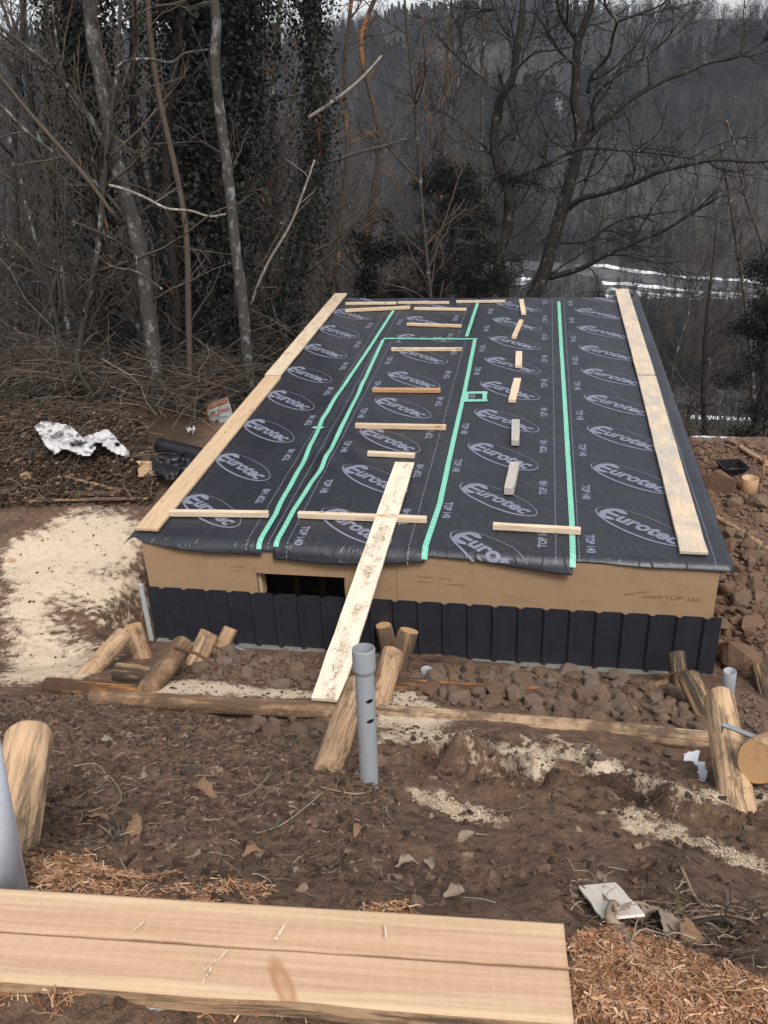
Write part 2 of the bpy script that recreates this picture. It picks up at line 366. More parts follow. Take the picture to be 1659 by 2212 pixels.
road([(960, 560), (1100, 577), (1300, 598), (1420, 608), (1560, 621), (1720, 634)], 7.5)
road([(1440, 872), (1520, 880), (1600, 884), (1720, 886)], 4.2)
k = NB('old_snow'); c = k.obj(); n_ = k.noise(c, .8, 6, .7)
M['snow'] = k.done(k.mix(n_, (.62, .66, .72), (.86, .88, .92)), .7); 
def snow_bank(pts, wd, hg, seed):
    P = np.array(hitv(pts)); n = 90; t = np.linspace(0, len(P)-1, n); P = np.stack([np.interp(t, np.arange(len(P)), P[:, i]) for i in range(3)], 1)
    r = np.random.default_rng(seed); wv = wd*(.55+.9*vn(np.arange(n)*.3, np.zeros(n), seed)); wv[0] = wv[-1] = .02
    d = np.gradient(P, axis=0); d[:, 2] = 0; d /= np.linalg.norm(d, axis=1)[:, None]; s = np.stack([-d[:, 1], d[:, 0], 0*d[:, 0]], 1)
    v = []
    for f, up in ((-1, -.3), (-.6, .6), (0, 1.), (.6, .7), (1, -.3)):
        q = P+s*(wv*f)[:, None]; q[:, 2] = h(q[:, 0], q[:, 1])+hg*up+.02; v.append(q)
    v = np.array(v); a = (np.arange(4)[:, None]*n+np.arange(n-1)[None]).ravel()
    return npmesh('snow', v.reshape(-1, 3), np.stack([a, a+n, a+n+1, a+1], -1), True)
for i, (pts, wd, hg) in enumerate([([(1255, 576), (1400, 590), (1540, 603), (1720, 617)], .5, .35), ([(1300, 612), (1420, 622), (1560, 634), (1720, 646)], .6, .4),
                                   ([(1480, 903), (1560, 906), (1659, 909)], .22, .2)]):
    tag(link('snow', snow_bank(pts, wd, hg, i+3), M['snow']), ['bank of old snow on the upper edge of the valley road', 'bank of old snow on the lower edge of the valley road', 'thin line of snow along the lower lane at right'][i], 'snow', kind='stuff')
# ================================================================ the building
BW, BL = 5.6, 9.2
k = NB('fibreboard'); c = k.obj()
fb = k.mix(k.noise(c, 3, 5), (.315, .208, .122), (.375, .255, .155)); fb = k.mix(k.ramp(k.noise(c, 120, 2), [(.3, .3), (.6, 0.)]), fb, (.22, .14, .075))
fb = k.mix(k.ramp(k.noise(k.map(c, (1, 1, 3)), 2.2, 5, .6), [(.55, 0.), (.72, .35)]), fb, (.21, .125, .07)); fb = k.mix(k.ramp(k.noise(k.map(c, (1, 1, .5)), 11, 8, .8), [(.66, 0.), (.74, .5)]), fb, (.15, .09, .055)); fb = k.mix(k.ramp(k.noise(k.map(c, (3, 1, .35)), 3, 5, .6), [(.55, 0.), (.75, .22)]), fb, (.46, .34, .22)); k.bump(k.noise(c, 150, 3), .15, .002)
M['fibreboard'] = k.done(fb, .9, .15)
k = NB('dark_blue_grey_steel'); c = k.obj(); zc_ = k.n('ShaderNodeSeparateXYZ', {0: c}).outputs[2]
cl = k.mix(k.noise(c, 3, 5), (.016, .0175, .025), (.023, .0245, .033)); sp_ = k.math('ADD', k.noise(k.map(c, (1, 1, .6)), 9, 8, .78), k.ramp(zc_, [(.08, .16), (.45, 0.)]))
cl = k.mix(k.ramp(sp_, [(.70, 0.), (.80, .5)]), cl, (.13, .095, .07)); M['clad'] = k.done(cl, k.ramp(k.noise(c, 6, 5), [(.3, .36), (.7, .6)]), .5)
M['concrete'] = plain('concrete', (.15, .145, .13), .9, .2, .3, 9., .3)
M['trim'] = plain('pale_grey_trim', (.40, .42, .42), .5, .4, .08, 4.)
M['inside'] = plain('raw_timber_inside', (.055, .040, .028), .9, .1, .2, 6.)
M['steel'] = plain('galvanised_steel', (.33, .35, .38), .45, .5, .2, 12., 0, .6)
M['rust'] = plain('rusty_steel', (.10, .055, .035), .8, .3, .4, 20., .3)

shed = tag(empty('shed', (0, 0, 0)), 'low flat-roofed shed with tan fibreboard upper wall and dark ribbed steel cladding', 'building')
wt = at_y(553, 1240, 0); wr_ = at_y(745, 1250, 0); WX0, WX1 = wt[0], wr_[0]; WZ = at_y(650, 1243, 0)[2]; CZ = .735
def prism_xz(name, poly, y0, y1):
    n = len(poly); v = [(x, y0, z) for x, z in poly]+[(x, y1, z) for x, z in poly]
    f = [tuple(range(n)), tuple(range(2*n-1, n-1, -1))]+[(i, i+n, (i+1) % n+n, (i+1) % n) for i in range(n)]
    me = npmesh(name, v, f); bm = bmesh.new(); bm.from_mesh(me); bmesh.ops.recalc_face_normals(bm, faces=bm.faces); bm.to_mesh(me); bm.free(); return me
# front wall boards: three boards butted side by side, the window cut out of the first
seams = [0, 2.62, 5.6]
link('wall_board', prism_xz('wall_board', [(0, .05), (WX0, .05), (WX0, WZ), (WX1, WZ), (WX1, .05), (2.618, .05), (2.618, 1.245), (0, 1.245)], 0, .06), M['fibreboard'], shed)
link('wall_board', prism_xz('wall_board', [(2.622, .05), (5.6, .05), (5.6, 1.245), (2.622, 1.245)], 0.001, .06), M['fibreboard'], shed)
wn = empty('window', (WX0, 0, CZ)); wn.parent = shed
link('window_jamb', boxmesh('j', 0, .025, .062, .20, -.1, WZ-CZ), M['pine_warm'], wn)
link('window_jamb', boxmesh('j', WX1-WX0-.025, WX1-WX0, .062, .20, -.1, WZ-CZ), M['pine_warm'], wn)
link('window_head', boxmesh('j', .027, WX1-WX0-.027, .062, .20, WZ-CZ, WZ-CZ+.03), M['pine_warm'], wn)
for x0, x1, y0, y1, nm in ((0.0, .06, .063, BL-.06, 'side_wall'), (BW-.06, BW, .063, BL-.06, 'side_wall'), (0, BW, BL-.058, BL, 'back_wall')):
    link(nm, boxmesh(nm, x0, x1, y0, y1, -.2, 1.24), M['fibreboard'], shed)
for i, x in enumerate(np.arange(.55, 5.3, .62)):
    r_ = boxmesh('rafter', x, x+.08, .08, BL-.08, -.09, .09); o = link('rafter', r_, M['inside'], shed); o.location = (0, 0, 1.13); o.rotation_euler = (math.atan(RS), 0, 0)
for (xa, za, xb, zb) in ((1.42, .2, 1.36, 1.1), (1.66, .2, 1.78, 1.1)):
    a = Vector((xa, .55, za)); b = Vector((xb, .62, zb)); d = b-a
    o = link('stud', boxmesh('stud', -.03, .03, -.03, .03, 0, d.length), M['inside'], shed, a); o.rotation_euler = d.to_track_quat('Z', 'Y').to_euler()
dk = boxmesh('roof_deck', -.05, BW+.03, .062, BL+.05, -.05, -.014); o = link('roof_deck', dk, M['inside'], shed); o.location = (0, 0, RH); o.rotation_euler = (math.atan(RS), 0, 0)
link('foundation', boxmesh('foundation', -.02, BW+.02, -.07, .2, -.35, .085, .01), M['concrete'], shed)
# ribbed steel sheets: narrow ribs stand out, wide pans lie against the board
pitch, rib, dep = .2600, .030, .032
ribs = [at_y(2000/1.8228+px*.6172/1.8228, 2100/1.8228+py*.6172/1.8228, -.03)[0] for px, py in ((245, 487), (412, 500), (580, 515), (750, 528), (920, 540), (1097, 555), (1270, 560))]
pitch = (ribs[-1]-ribs[0])/6; rx = [ribs[-1]-i*pitch for i in range(24)]; rx = sorted(x for x in rx if x > .05)
def cladding(xs, x0, x1, off):
    prof = [(x0, off)]
    for x in xs: prof += [(x-rib/2-.022, off), (x-rib/2, off+dep), (x+rib/2, off+dep), (x+rib/2+.022, off)]
    prof.append((x1, off)); n = len(prof); v = []
    for z in (.075, CZ):
        v += [(x, -y, z) for x, y in prof]
        v += [(x, -y+.0016, z) for x, y in prof]
    f = []
    for i in range(n-1):
        f += [(i, i+1, 2*n+i+1, 2*n+i), (n+i+1, n+i, 3*n+i, 3*n+i+1), (2*n+i, 2*n+i+1, 3*n+i+1, 3*n+i)]
    f += [(0, 2*n, 3*n, n), (n-1, 2*n-1, 4*n-1, 3*n-1)]
    return npmesh('cladding_sheet', v, f)
brk = [-.035, (rx[3]+rx[4])/2+.03, (rx[8]+rx[9])/2+.03, (rx[13]+rx[14])/2+.03, (rx[18]+rx[19])/2+.03 if len(rx) > 19 else 5.4, 5.68]
for i in range(5):
    xs = [x for x in rx if brk[i]+.05 < x < brk[i+1]-.02]
    o = link('cladding_sheet', cladding(xs, brk[i], brk[i+1]+(.02 if i < 4 else 0), .010+.0022*(i % 2)), M['clad'], shed)
    for a, b in zip(xs[:-1], xs[1:]):
        bm = bmesh.new(); bmesh.ops.create_cone(bm, cap_ends=True, segments=6, radius1=.006, radius2=.004, depth=.006, matrix=Matrix.Translation((((a+b)/2), -.0135-.0022*(i % 2), CZ-.09))@Matrix.Rotation(R(90), 4, 'X'))
        me = bpy.data.meshes.new('screw'); bm.to_mesh(me); bm.free(); link('screw', me, M['clad'], o)
link('corner_trim', boxmesh('t', -.115, -.065, -.03, .0, .05, .76, .004), M['trim'], shed)
for z in (.22, .62): link('trim_clip', boxmesh('t', -.064, -.034, -.018, .0, z, z+.05), M['rust'], shed)

# ---------------------------------------------------------------- lettering helper
def text_mesh(body, size=1., offset=0., shear=0., sx=1.):
    cu = bpy.data.curves.new('t', 'FONT'); cu.body = body; cu.size = size; cu.offset = offset; cu.shear = shear; cu.align_x = 'CENTER'; cu.align_y = 'CENTER'; cu.resolution_u = 3
    o = bpy.data.objects.new('t', cu); COL.objects.link(o); bpy.context.view_layer.update()
    me = bpy.data.meshes.new_from_object(o.evaluated_get(bpy.context.evaluated_depsgraph_get())); bpy.data.objects.remove(o); bpy.data.curves.remove(cu)
    bm = bmesh.new(); bm.from_mesh(me); bpy.data.meshes.remove(me); bmesh.ops.triangulate(bm, faces=bm.faces)
    for v in bm.verts: v.co.x *= sx
    return bm
M['ink'] = plain('faded_brown_stamp_ink', (.20, .11, .065), .9, .1, .1)
def wall_text(body, px, py, hgt, rot=0., sx=1., shear=0., off=0.):
    P = at_y(px, py, 0); bm = text_mesh(body, hgt*1.35, off, shear, sx)
    for v in bm.verts:
        x, y = v.co.x, v.co.y; v.co = (P[0]+x*math.cos(rot)-y*math.sin(rot), -.0015, P[2]+x*math.sin(rot)+y*math.cos(rot))
    me = bpy.data.meshes.new('stamped_text'); bm.to_mesh(me); bm.free(); link('stamped_text', me, M['ink'], shed)
wall_text('TOP', 1455, 1292, .048, 0, 1.35); wall_text('160', 1498, 1296, .048, 0, 1.35); wall_text('SCHNEIDER', 1408, 1290, .034, 0, .72, .25); wall_text('best', 1358, 1283, .034, .14, 1.1, .3); wall_text('wood', 1388, 1279, .034, .14, 1.1, .3)
for t_, px, py in (('SCHNEIDER', 920, 1247), ('TOP 160', 962, 1251), ('best wood', 916, 1257), ('Unterdeckplatte', 985, 1263), ('SCHNEIDER', 515, 1225), ('TOP 160', 555, 1228), ('best wood', 512, 1233), ('Unterdeck', 556, 1236)): wall_text(t_, px, py, .019, -.01, 1.2)

# ================================================================ roof membrane
def wrinkle(x, y):
    z = .0045*fbm(x*2.2, y*1.1, 21, 3) + .003*fbm(x*7, y*5, 22, 2)
    cx = 1.36+.05*np.sin(y*1.3); wgt = np.exp(-((x-cx)/.28)**2)*ss(.9, 1.8, y)*ss(5.6, 4.0, y)
    z = z + wgt*(.009*np.sin((x*2.2-y*.9)*6.0+1.5*np.sin(y*1.9))+.007*np.sin((x*1.3+y*1.6)*5.+.7))
    w2 = np.exp(-((x-1.7)/.35)**2)*np.exp(-((y-2.2)/.5)**2); z = z + w2*.012*np.sin((x+y*.8)*13)
    w3 = np.exp(-((x-.45)/.4)**2)*ss(1.5, 3, y); z = z + w3*.012*np.sin(y*4.2+x*3+1.2*np.sin(y*1.7))
    w4 = ss(3., 3.4, x)*ss(4.4, 4.1, x); z = z + w4*.005*np.sin(y*9+x*2+2*np.sin(x*5))
    return z*ss(-.02, .12, y)
EAVE_Y = .085; RAD = .135
def surf(x, v, lift):
    """point on the membrane: v runs along the roof, negative v hangs over the eave"""
    x = np.asarray(x, float); v = np.asarray(v, float)
    y = EAVE_Y+v; top_y = np.maximum(y, EAVE_Y)
    s = np.clip(-v, 0, None); arc = RAD*1.28; a = np.clip(s, 0, arc)/RAD; ex = np.clip(s-arc, 0, None); A = arc/RAD
    yy = np.where(v >= 0, top_y, EAVE_Y-(RAD+lift)*np.sin(a)-ex*math.cos(A))
    zz = np.where(v >= 0, RH+RS*top_y+.004+lift, RH+RS*EAVE_Y+.004-RAD+(RAD+lift)*np.cos(a)-ex*math.sin(A))
    yy = yy - np.clip(s-.1, 0, None)*.25*np.sin(x*3.1+.5)*.5
    zz = zz + wrinkle(x, np.maximum(y, 0))
    # both side edges bend down over the deck
    e = np.clip(np.maximum(-.07-x, x-5.665), 0, None); zz = zz - e*e*3.0 - e*.25
    return yy, zz
k = NB('membrane'); c = k.obj()
mb = k.mix(k.noise(c, 2.0, 6, .6), (.0128, .0142, .0200), (.0205, .0228, .0315))
st = k.ramp(k.noise(k.map(c, (1.6, 1, 1)), 2.4, 9, .74, .3), [(.69, 0.), (.76, .4)])
mb = k.mix(st, mb, (.11, .105, .095)); mb = k.mix(k.ramp(k.noise(c, 38, 5, .7), [(.70, 0.), (.76, .35)]), mb, (.20, .18, .15))
mb = k.mix(k.ramp(k.noise(c, 0.8, 6, .65), [(.35, .0), (.7, .5)]), mb, (.031, .034, .043)); mb = k.mix(k.ramp(k.noise(k.map(c, (1, .55, 1)), 7, 8, .78, .6), [(.60, 0.), (.74, .42)]), mb, (.095, .090, .082))
cr = k.math('ABSOLUTE', k.math('SUBTRACT', k.noise(k.map(c, (1, .6, 1)), 2.2, 3, .5, 1.2), .5))
k.bump(k.math('ADD', k.math('MULTIPLY', k.ramp(cr, [(0., 1.), (.035, 0.)]), .8), k.math('MULTIPLY', k.noise(k.map(c, (1, .7, 1)), 4, 5, .6, .5), 1.4)), .65, .010)
M['membrane'] = k.done(mb, k.ramp(k.noise(c, 1.3, 5), [(.3, .36), (.7, .52)]), .55)
M['print'] = plain('lavender_grey_print', (.180, .190, .245), .65, .3, .25, 9.)
memb = tag(empty('roof_membrane', (0, 0, RH)), 'black roofing underlay in overlapping printed strips taped with green tape over the shed roof', 'membrane')
OFF = Vector((0, 0, -RH))
def flap(pts):          # lower edge of a strip where it hangs over the eave: photo points -> length below the fold at x
    q = []
    for px, py in pts:
        P = at_y(px, py, -.08); q.append((P[0], max(.06, (RH-P[2])+.125)))
    q = np.array(sorted(q)); return lambda x: np.interp(x, q[:, 0], q[:, 1])
def strip(x0, x1, v0f, v1, lift):
    nu = max(3, int((x1-x0)/.036)+1); xs = np.linspace(x0, x1, nu)
    body = np.concatenate([np.linspace(0, v1, max(8, int(v1/.05)))]); neg = np.linspace(-1, 0, 15)[:-1]
    cols = []
    for x in xs:
        f0 = float(v0f(x)); cols.append(np.concatenate([neg*f0, body]) if f0 > 0 else np.linspace(-f0, v1, 60))
    Vv = np.array(cols); Xx = np.repeat(xs[:, None], Vv.shape[1], 1)
    yy, zz = surf(Xx, Vv, lift); top = np.stack([Xx, yy, zz-RH], -1)
    nv = Vv.shape[1]; a = (np.arange(nu-1)[:, None]*nv+np.arange(nv-1)[None]).ravel()
    q = np.stack([a, a+nv, a+nv+1, a+1], -1); nT = nu*nv
    # underside, 1.5 mm below, with closed rim
    yb, zb = surf(Xx, Vv, lift-.0015); bot = np.stack([Xx, yb, zb-RH], -1)
    rim = []
    e = [(i, 0) for i in range(nu)]+[(nu-1, j) for j in range(1, nv)]+[(i, nv-1) for i in range(nu-2, -1, -1)]+[(0, j) for j in range(nv-2, 0, -1)]
    id_ = [i*nv+j for i, j in e]
    for p, r in zip(id_, id_[1:]+id_[:1]): rim.append((p, p+nT, r+nT, r))
    return npmesh('membrane_strip', np.concatenate([top.reshape(-1, 3), bot.reshape(-1, 3)]), [q, q[:, ::-1]+nT, np.array(rim)], True)
def split_uv(bm, xr, vr, st):
    for ax, (lo, hi) in ((0, xr), (1, vr)):
        t = lo
        while t <= hi:
            bmesh.ops.bisect_plane(bm, geom=bm.verts[:]+bm.edges[:]+bm.faces[:], dist=1e-6, plane_co=(t, 0, 0) if ax == 0 else (0, t, 0), plane_no=(1, 0, 0) if ax == 0 else (0, 1, 0)); t += st
def lay(bm, name, lift, parent, mat, vmin=None, vmax=None):
    """bm holds (x, v) flat; drape it on the membrane"""
    if vmin is not None: bmesh.ops.bisect_plane(bm, geom=bm.verts[:]+bm.edges[:]+bm.faces[:], plane_co=(0, vmin, 0), plane_no=(0, -1, 0), clear_outer=True)
    if vmax is not None: bmesh.ops.bisect_plane(bm, geom=bm.verts[:]+bm.edges[:]+bm.faces[:], plane_co=(0, vmax, 0), plane_no=(0, 1, 0), clear_outer=True)
    if not bm.faces: bm.free(); return None
    bm.verts.ensure_lookup_table(); P = np.array([v.co[:] for v in bm.verts]); yy, zz = surf(P[:, 0], P[:, 1], lift)
    for v, x, y, z in zip(bm.verts, P[:, 0], yy, zz-RH): v.co = (x, y, z)
    me = bpy.data.meshes.new(name); bm.to_mesh(me); bm.free(); return link(name, me, mat, parent)
# the printed emblem: heavy slanted lettering inside a swelling oval ring
LANG = math.atan2(-.67, .80)
def emblem():
    bm = bmesh.new(); ring = [(.125*math.cos(t), .132*math.sin(t)) for t in np.linspace(R(38), R(322), 22)]
    ring += [(.045, -.060), (-.020, -.068), (-.048, -.050), (-.048, -.026), (.070, -.024), (.070, .020), (-.048, .024), (-.048, .048), (-.020, .068), (.045, .062)]
    bm.faces.new([bm.verts.new((x+.16*y-.335, y+.012, 0)) for x, y in ring]); bm.normal_update(); bmesh.ops.triangulate(bm, faces=bm.faces[:])
    b2 = text_mesh('urotec', .235, .0085, .14, 1.08)
    for v in b2.verts: v.co.x += .075; v.co.y += .0
    me = bpy.data.meshes.new('t'); b2.to_mesh(me); b2.free(); bm.from_mesh(me); bpy.data.meshes.remove(me)
    n = 72; out = []; inn = []
    for i in range(n):
        t = 2*math.pi*i/n; out.append(bm.verts.new((.525*math.cos(t), .192*math.sin(t), 0))); inn.append(bm.verts.new((-.004+.512*math.cos(t), .0085+.176*math.sin(t), 0)))
    for i in range(n): bm.faces.new((out[i], out[(i+1) % n], inn[(i+1) % n], inn[i]))
    rr = [bm.verts.new((.425+.011*math.cos(a), .035+.011*math.sin(a), 0)) for a in np.arange(8)*math.pi/4]; bm.faces.new(rr)
    bmesh.ops.rotate(bm, verts=bm.verts, matrix=Matrix.Rotation(LANG, 3, 'Z'))
    me = bpy.data.meshes.new('emblem_flat'); bm.to_mesh(me); bm.free(); return me
EMB = emblem()
_b = text_mesh('TOP 140', .114, .0048, 0, .80); TOPM = bpy.data.meshes.new('top_flat'); _b.to_mesh(TOPM); _b.free()
def flat_copy(me, x, v, rot):
    bm = bmesh.new(); bm.from_mesh(me); bmesh.ops.rotate(bm, verts=bm.verts, matrix=Matrix.Rotation(rot, 3, 'Z')); bmesh.ops.translate(bm, verts=bm.verts, vec=(x, v, 0))
    split_uv(bm, (x-.55, x+.55), (v-.45, v+.45), .09 if v > .75 else .045); return bm
def dashes(x, v0, v1, name, lift, parent, step=.045, ln=.027, wd=.010):
    v = []; f = []; t = v0
    while t < v1:
        b = len(v)
        for vv in (t, t+ln):
            y, z = surf(np.array([x-wd/2, x+wd/2]), np.array([vv, vv]), lift); v += [(x-wd/2, y[0], z[0]-RH), (x+wd/2, y[1], z[1]-RH)]
        f.append((b, b+1, b+3, b+2)); t += step
    o = link(name, npmesh(name, v, f), M['print'], parent)
STR = []
def add_strip(x0, x1, fl, v1, lift, v00=None, emb=(), left=(), right=(), dl=True, dr=True, vstart=None, leftclip=None):
    f = (lambda x: -vstart) if vstart is not None else fl
    o = link('membrane_strip', strip(x0, x1, f, v1, lift), M['membrane'], memb)
    vlo = vstart if vstart is not None else -float(fl((x0+x1)/2))
    for v in emb:
        bm = flat_copy(EMB, x0+.745, v, 0)
        if vlo < 0 and v < .6: bmesh.ops.bisect_plane(bm, geom=bm.verts[:]+bm.edges[:]+bm.faces[:], plane_co=(0, vlo+.012, 0), plane_no=(0, -1, 0), clear_outer=True)
        lay(bm, 'emblem_print', lift+.0035, o, M['print'], vmin=vlo+.01 if vstart is not None else None, vmax=v1-.01)
    for v in left: lay(flat_copy(TOPM, x0+.245, v, -math.pi/2), 'text_print', lift+.0035, o, M['print'], vlo+.005, v1)
    for v in right: lay(flat_copy(TOPM, x1-.275, v, math.pi/2), 'text_print', lift+.0035, o, M['print'], vlo+.005, v1)
    if dl: dashes(x0+.14, vlo+.03, v1-.02, 'dashed_line_print', lift+.0035, o)
    if dr: dashes(x1-.155, vlo+.03, v1-.02, 'dashed_line_print', lift+.0035, o)
    return o
F1 = flap([(277, 1153), (300, 1168), (380, 1182), (450, 1190), (588, 1197)]); F0 = flap([(560, 1187), (650, 1192)])
F2 = flap([(610, 1205), (700, 1212), (800, 1213), (900, 1210)]); F3 = flap([(850, 1203), (930, 1200), (1020, 1208), (1100, 1220), (1200, 1232), (1240, 1236)]); F4 = flap([(1200, 1208), (1300, 1214), (1400, 1224), (1582, 1233)])
PT = 1.075
# v here is y - EAVE_Y
e1 = [.63-EAVE_Y+PT*i for i in range(9)]; VL = 9.18
add_strip(1.205, 2.705, F0, VL, .0, emb=(), left=[.35-EAVE_Y+PT*i+.3 for i in range(8)], dr=False)
add_strip(-.22, 1.28, F1, VL, .004, emb=e1, left=[], right=[.98-EAVE_Y+PT*i for i in range(8)], dl=False)
add_strip(4.21, 5.71, F4, VL, .002, emb=[.63-EAVE_Y+PT*i+.01 for i in range(9)], left=[.14+.12-EAVE_Y+PT*i for i in range(9)])
add_strip(2.79, 4.29, F3, VL, .006, emb=[.03-EAVE_Y+PT*i for i in range(9)], left=[.81-EAVE_Y+PT*i for i in range(8)], right=[.32-EAVE_Y+PT*i for i in range(9)], dl=False)
add_strip(1.25, 2.75, None, VL, .008, vstart=6.62, emb=[6.50+PT*i for i in range(3)], left=[6.5+PT*i for i in range(3)], right=[6.7+PT*i for i in range(3)])
add_strip(1.40, 2.90, F2, 6.68, .0105, emb=[.40-EAVE_Y+PT*i for i in range(7)], left=[.18-EAVE_Y+PT*i for i in range(7)], right=[.63-EAVE_Y+PT*i for i in range(6)])
# green tape
k = NB('green_tape'); uv = k.n('ShaderNodeUVMap').outputs[0]; sp = k.n('ShaderNodeSeparateXYZ', {0: uv})
U, Vv = sp.outputs[0], sp.outputs[1]
ph = k.math('FRACT', k.math('ADD', k.math('MULTIPLY', Vv, 13.), k.math('MULTIPLY', U, .5)))
row = k.math('FRACT', k.math('MULTIPLY', U, 2.))
dash = k.math('MULTIPLY', k.math('LESS_THAN', ph, .34), k.math('LESS_THAN', k.math('ABSOLUTE', k.math('SUBTRACT', row, .5)), .13))
tc = k.mix(k.noise(k.obj(), 9, 4), (.16, .47, .33), (.24, .60, .45)); tc = k.mix(k.math('MULTIPLY', dash, .75), tc, (.03, .10, .075))
M['tape'] = k.done(tc, .38, .5)
def tape(pts, wd, lift, name='tape'):
    """pts: (x, v) path on the membrane"""
    P = np.array(pts, float); L = np.concatenate([[0], np.cumsum(np.hypot(*np.diff(P, axis=0).T))]); n = max(6, int(L[-1]/.04))
    t = np.linspace(0, L[-1], n); Q = np.stack([np.interp(t, L, P[:, i]) for i in (0, 1)], 1)
    d = np.gradient(Q, axis=0); d /= np.linalg.norm(d, axis=1)[:, None]; s = np.stack([d[:, 1], -d[:, 0]], 1)
    wob = .0025*fbm(t*3, t*0+P[0, 0]*9, 40, 2)
    v = []; uvs = []
    for j, f in enumerate((-.5, 0, .5)):
        q = Q+s*((f*wd)+wob)[:, None]; yy, zz = surf(q[:, 0], q[:, 1], lift); v.append(np.stack([q[:, 0], yy, zz-RH], 1)); uvs.append(np.stack([np.full(n, f+.5), t], 1))
    v = np.concatenate(v); uvs = np.concatenate(uvs); a = (np.arange(2)[:, None]*n+np.arange(n-1)[None]).ravel(); q4 = np.stack([a, a+1, a+n+1, a+n], -1)
    me = npmesh(name, v, q4); ul = me.uv_layers.new(name='UVMap'); ul.data.foreach_set('uv', uvs[q4.ravel()].ravel().astype(np.float32)); link(name, me, M['tape'], memb)
def rp(px, py): P = on_roof(px, py, .01); return (P[0], P[1]-EAVE_Y)
tape([(1.255, -.13), (1.255, 0), (1.262, .5), rp(605, 1090), rp(650, 1010), rp(688, 928), rp(697, 905), rp(740, 838), rp(790, 765), rp(850, 672)], .052, .017)
tape([(1.43, -.10), (1.43, 0), (1.432, .6), rp(695, 1010), rp(760, 880), rp(828, 735)], .052, .0185)
tape([(2.905, -.15), (2.905, 0), rp(950, 1090), rp(980, 950), rp(1003, 850), rp(1026, 735)], .056, .0185)
tape([rp(1008, 728), rp(1032, 655)], .056, .0165)
tape([(4.29, -.155), (4.29, 0), (4.295, .6), rp(1222, 905), rp(1213, 760), rp(1207, 652)], .054, .0135)
tape([rp(828, 733), rp(930, 734), rp(1031, 734)], .062, .022)
tape([rp(676, 924), rp(690, 926), rp(700, 925)], .05, .021)
for a, b in (((1003, 850), (1053, 849)), ((1001, 867), (1053, 866)), ((1047, 847), (1047, 869)), ((1008, 848), (1006, 869))): tape([rp(*a), rp(*b)], .058 if a[0] == b[0] or a[0]-b[0] > 0 else .085, .0165 if a[1] == 850 else .0155+.001*(a[0] > 1005))

# ================================================================ planks and battens on the roof
def plank_mesh(L, W, T, bow=0., seed=0, bev=.004, taper=0.):
    r = np.random.default_rng(seed); n = max(4, int(L/.25)); bm = bmesh.new(); rows = []
    for i in range(n+1):
        x = -L/2+L*i/n; u = x/L*2; b = bow*(1-u*u); w2 = W/2*(1-taper*i/n)+.0015*r.standard_normal(); t2 = T/2
        rows.append([bm.verts.new((x, y, z+b)) for y, z in ((-w2, -t2), (w2, -t2), (w2, t2), (-w2, t2))])
    for a, b in zip(rows[:-1], rows[1:]):
        for j in range(4): bm.faces.new((a[j], a[(j+1) % 4], b[(j+1) % 4], b[j]))
    bm.faces.new(rows[0][::-1]); bm.faces.new(rows[-1]); bmesh.ops.recalc_face_normals(bm, faces=bm.faces)
    ed = [e for e in bm.edges if e.calc_face_angle(0) > .5]; bmesh.ops.bevel(bm, geom=ed, offset=bev, segments=1, affect='EDGES')
    me = bpy.data.meshes.new('plank'); bm.to_mesh(me); bm.free(); return me
def lay_plank(name, A, B, W, T, mat, label, cat, group=None, seed=0, bow=0., taper=0., roll=0.):
    """A, B: ends of the centre line of the underside, world points"""
    A = Vector(A); B = Vector(B); d = B-A; L = d.length; x = d.normalized(); z = Vector((0, 0, 1)); y = z.cross(x).normalized(); z = x.cross(y)
    me = plank_mesh(L, W, T, bow, seed, min(.004, T*.12), taper); o = link(name, me, mat); m = Matrix((x, y, z)).transposed().to_4x4(); m.translation = (A+B)/2+z*(T/2)
    o.matrix_world = m @ Matrix.Rotation(roll, 4, 'X'); return tag(o, label, cat, group)
LFT = .022
def wp(px, py, extra=0.): return on_roof(px, py, LFT+extra)
def base(px, py): P = on_roof(px, py, LFT); return P
PK = 'planks weighing down the roof edges'
def edge_plank(p, q, mat, label, seed, T=.035, extra=0.):
    a = (np.array(on_roof(*p[0], LFT+T))+np.array(on_roof(*p[1], LFT+T)))/2; b = (np.array(on_roof(*q[0], LFT+T))+np.array(on_roof(*q[1], LFT+T)))/2
    dn = np.array([0, 0, T-extra]); wdt = np.linalg.norm(np.array(on_roof(*p[0]))-np.array(on_roof(*p[1])))
    lay_plank('plank', a-dn, b-dn, .245, T, mat, label, 'plank', PK, seed)
edge_plank([(291, 1143), (341, 1139)], [(570, 812), (610, 812)], M['pine_warm'], 'tan plank along the left roof edge, nearer half, dark cut end towards the camera', 1)
edge_plank([(569, 811), (609, 809)], [(722, 634), (751, 634)], M['pine_some_dirt'], 'muddy pale plank along the left roof edge, farther half, its tip over the far eave', 2, extra=.008)
edge_plank([(1469, 1192), (1530, 1190)], [(1378, 812), (1416, 811)], M['pine_stained'], 'long pale plank along the right roof edge, nearer half, crossed by grey stains', 3)
edge_plank([(1376, 809), (1415, 808)], [(1327, 625), (1358, 624)], M['pine_stained'], 'pale plank along the right roof edge, farther half, its tip over the far eave', 4, extra=.008)
BT = 'battens laid across the roof'
def batten(a, b, mat, label, Wd=.058, T=.062, seed=0, cat='batten'):
    """a, b: photo points of the near lower edge's two ends"""
    A = base(*a); B = base(*b); d = B-A; d /= np.linalg.norm(d); s = np.array([-d[1], d[0], 0]); s = s if s[1] > 0 else -s
    return lay_plank('batten', A+s*Wd/2, B+s*Wd/2, Wd, T, mat, label, cat, BT, seed)
batten((366, 1116), (579, 1119), M['pine_pale'], 'pale batten near the front eave, left end against the left edge plank', seed=11)
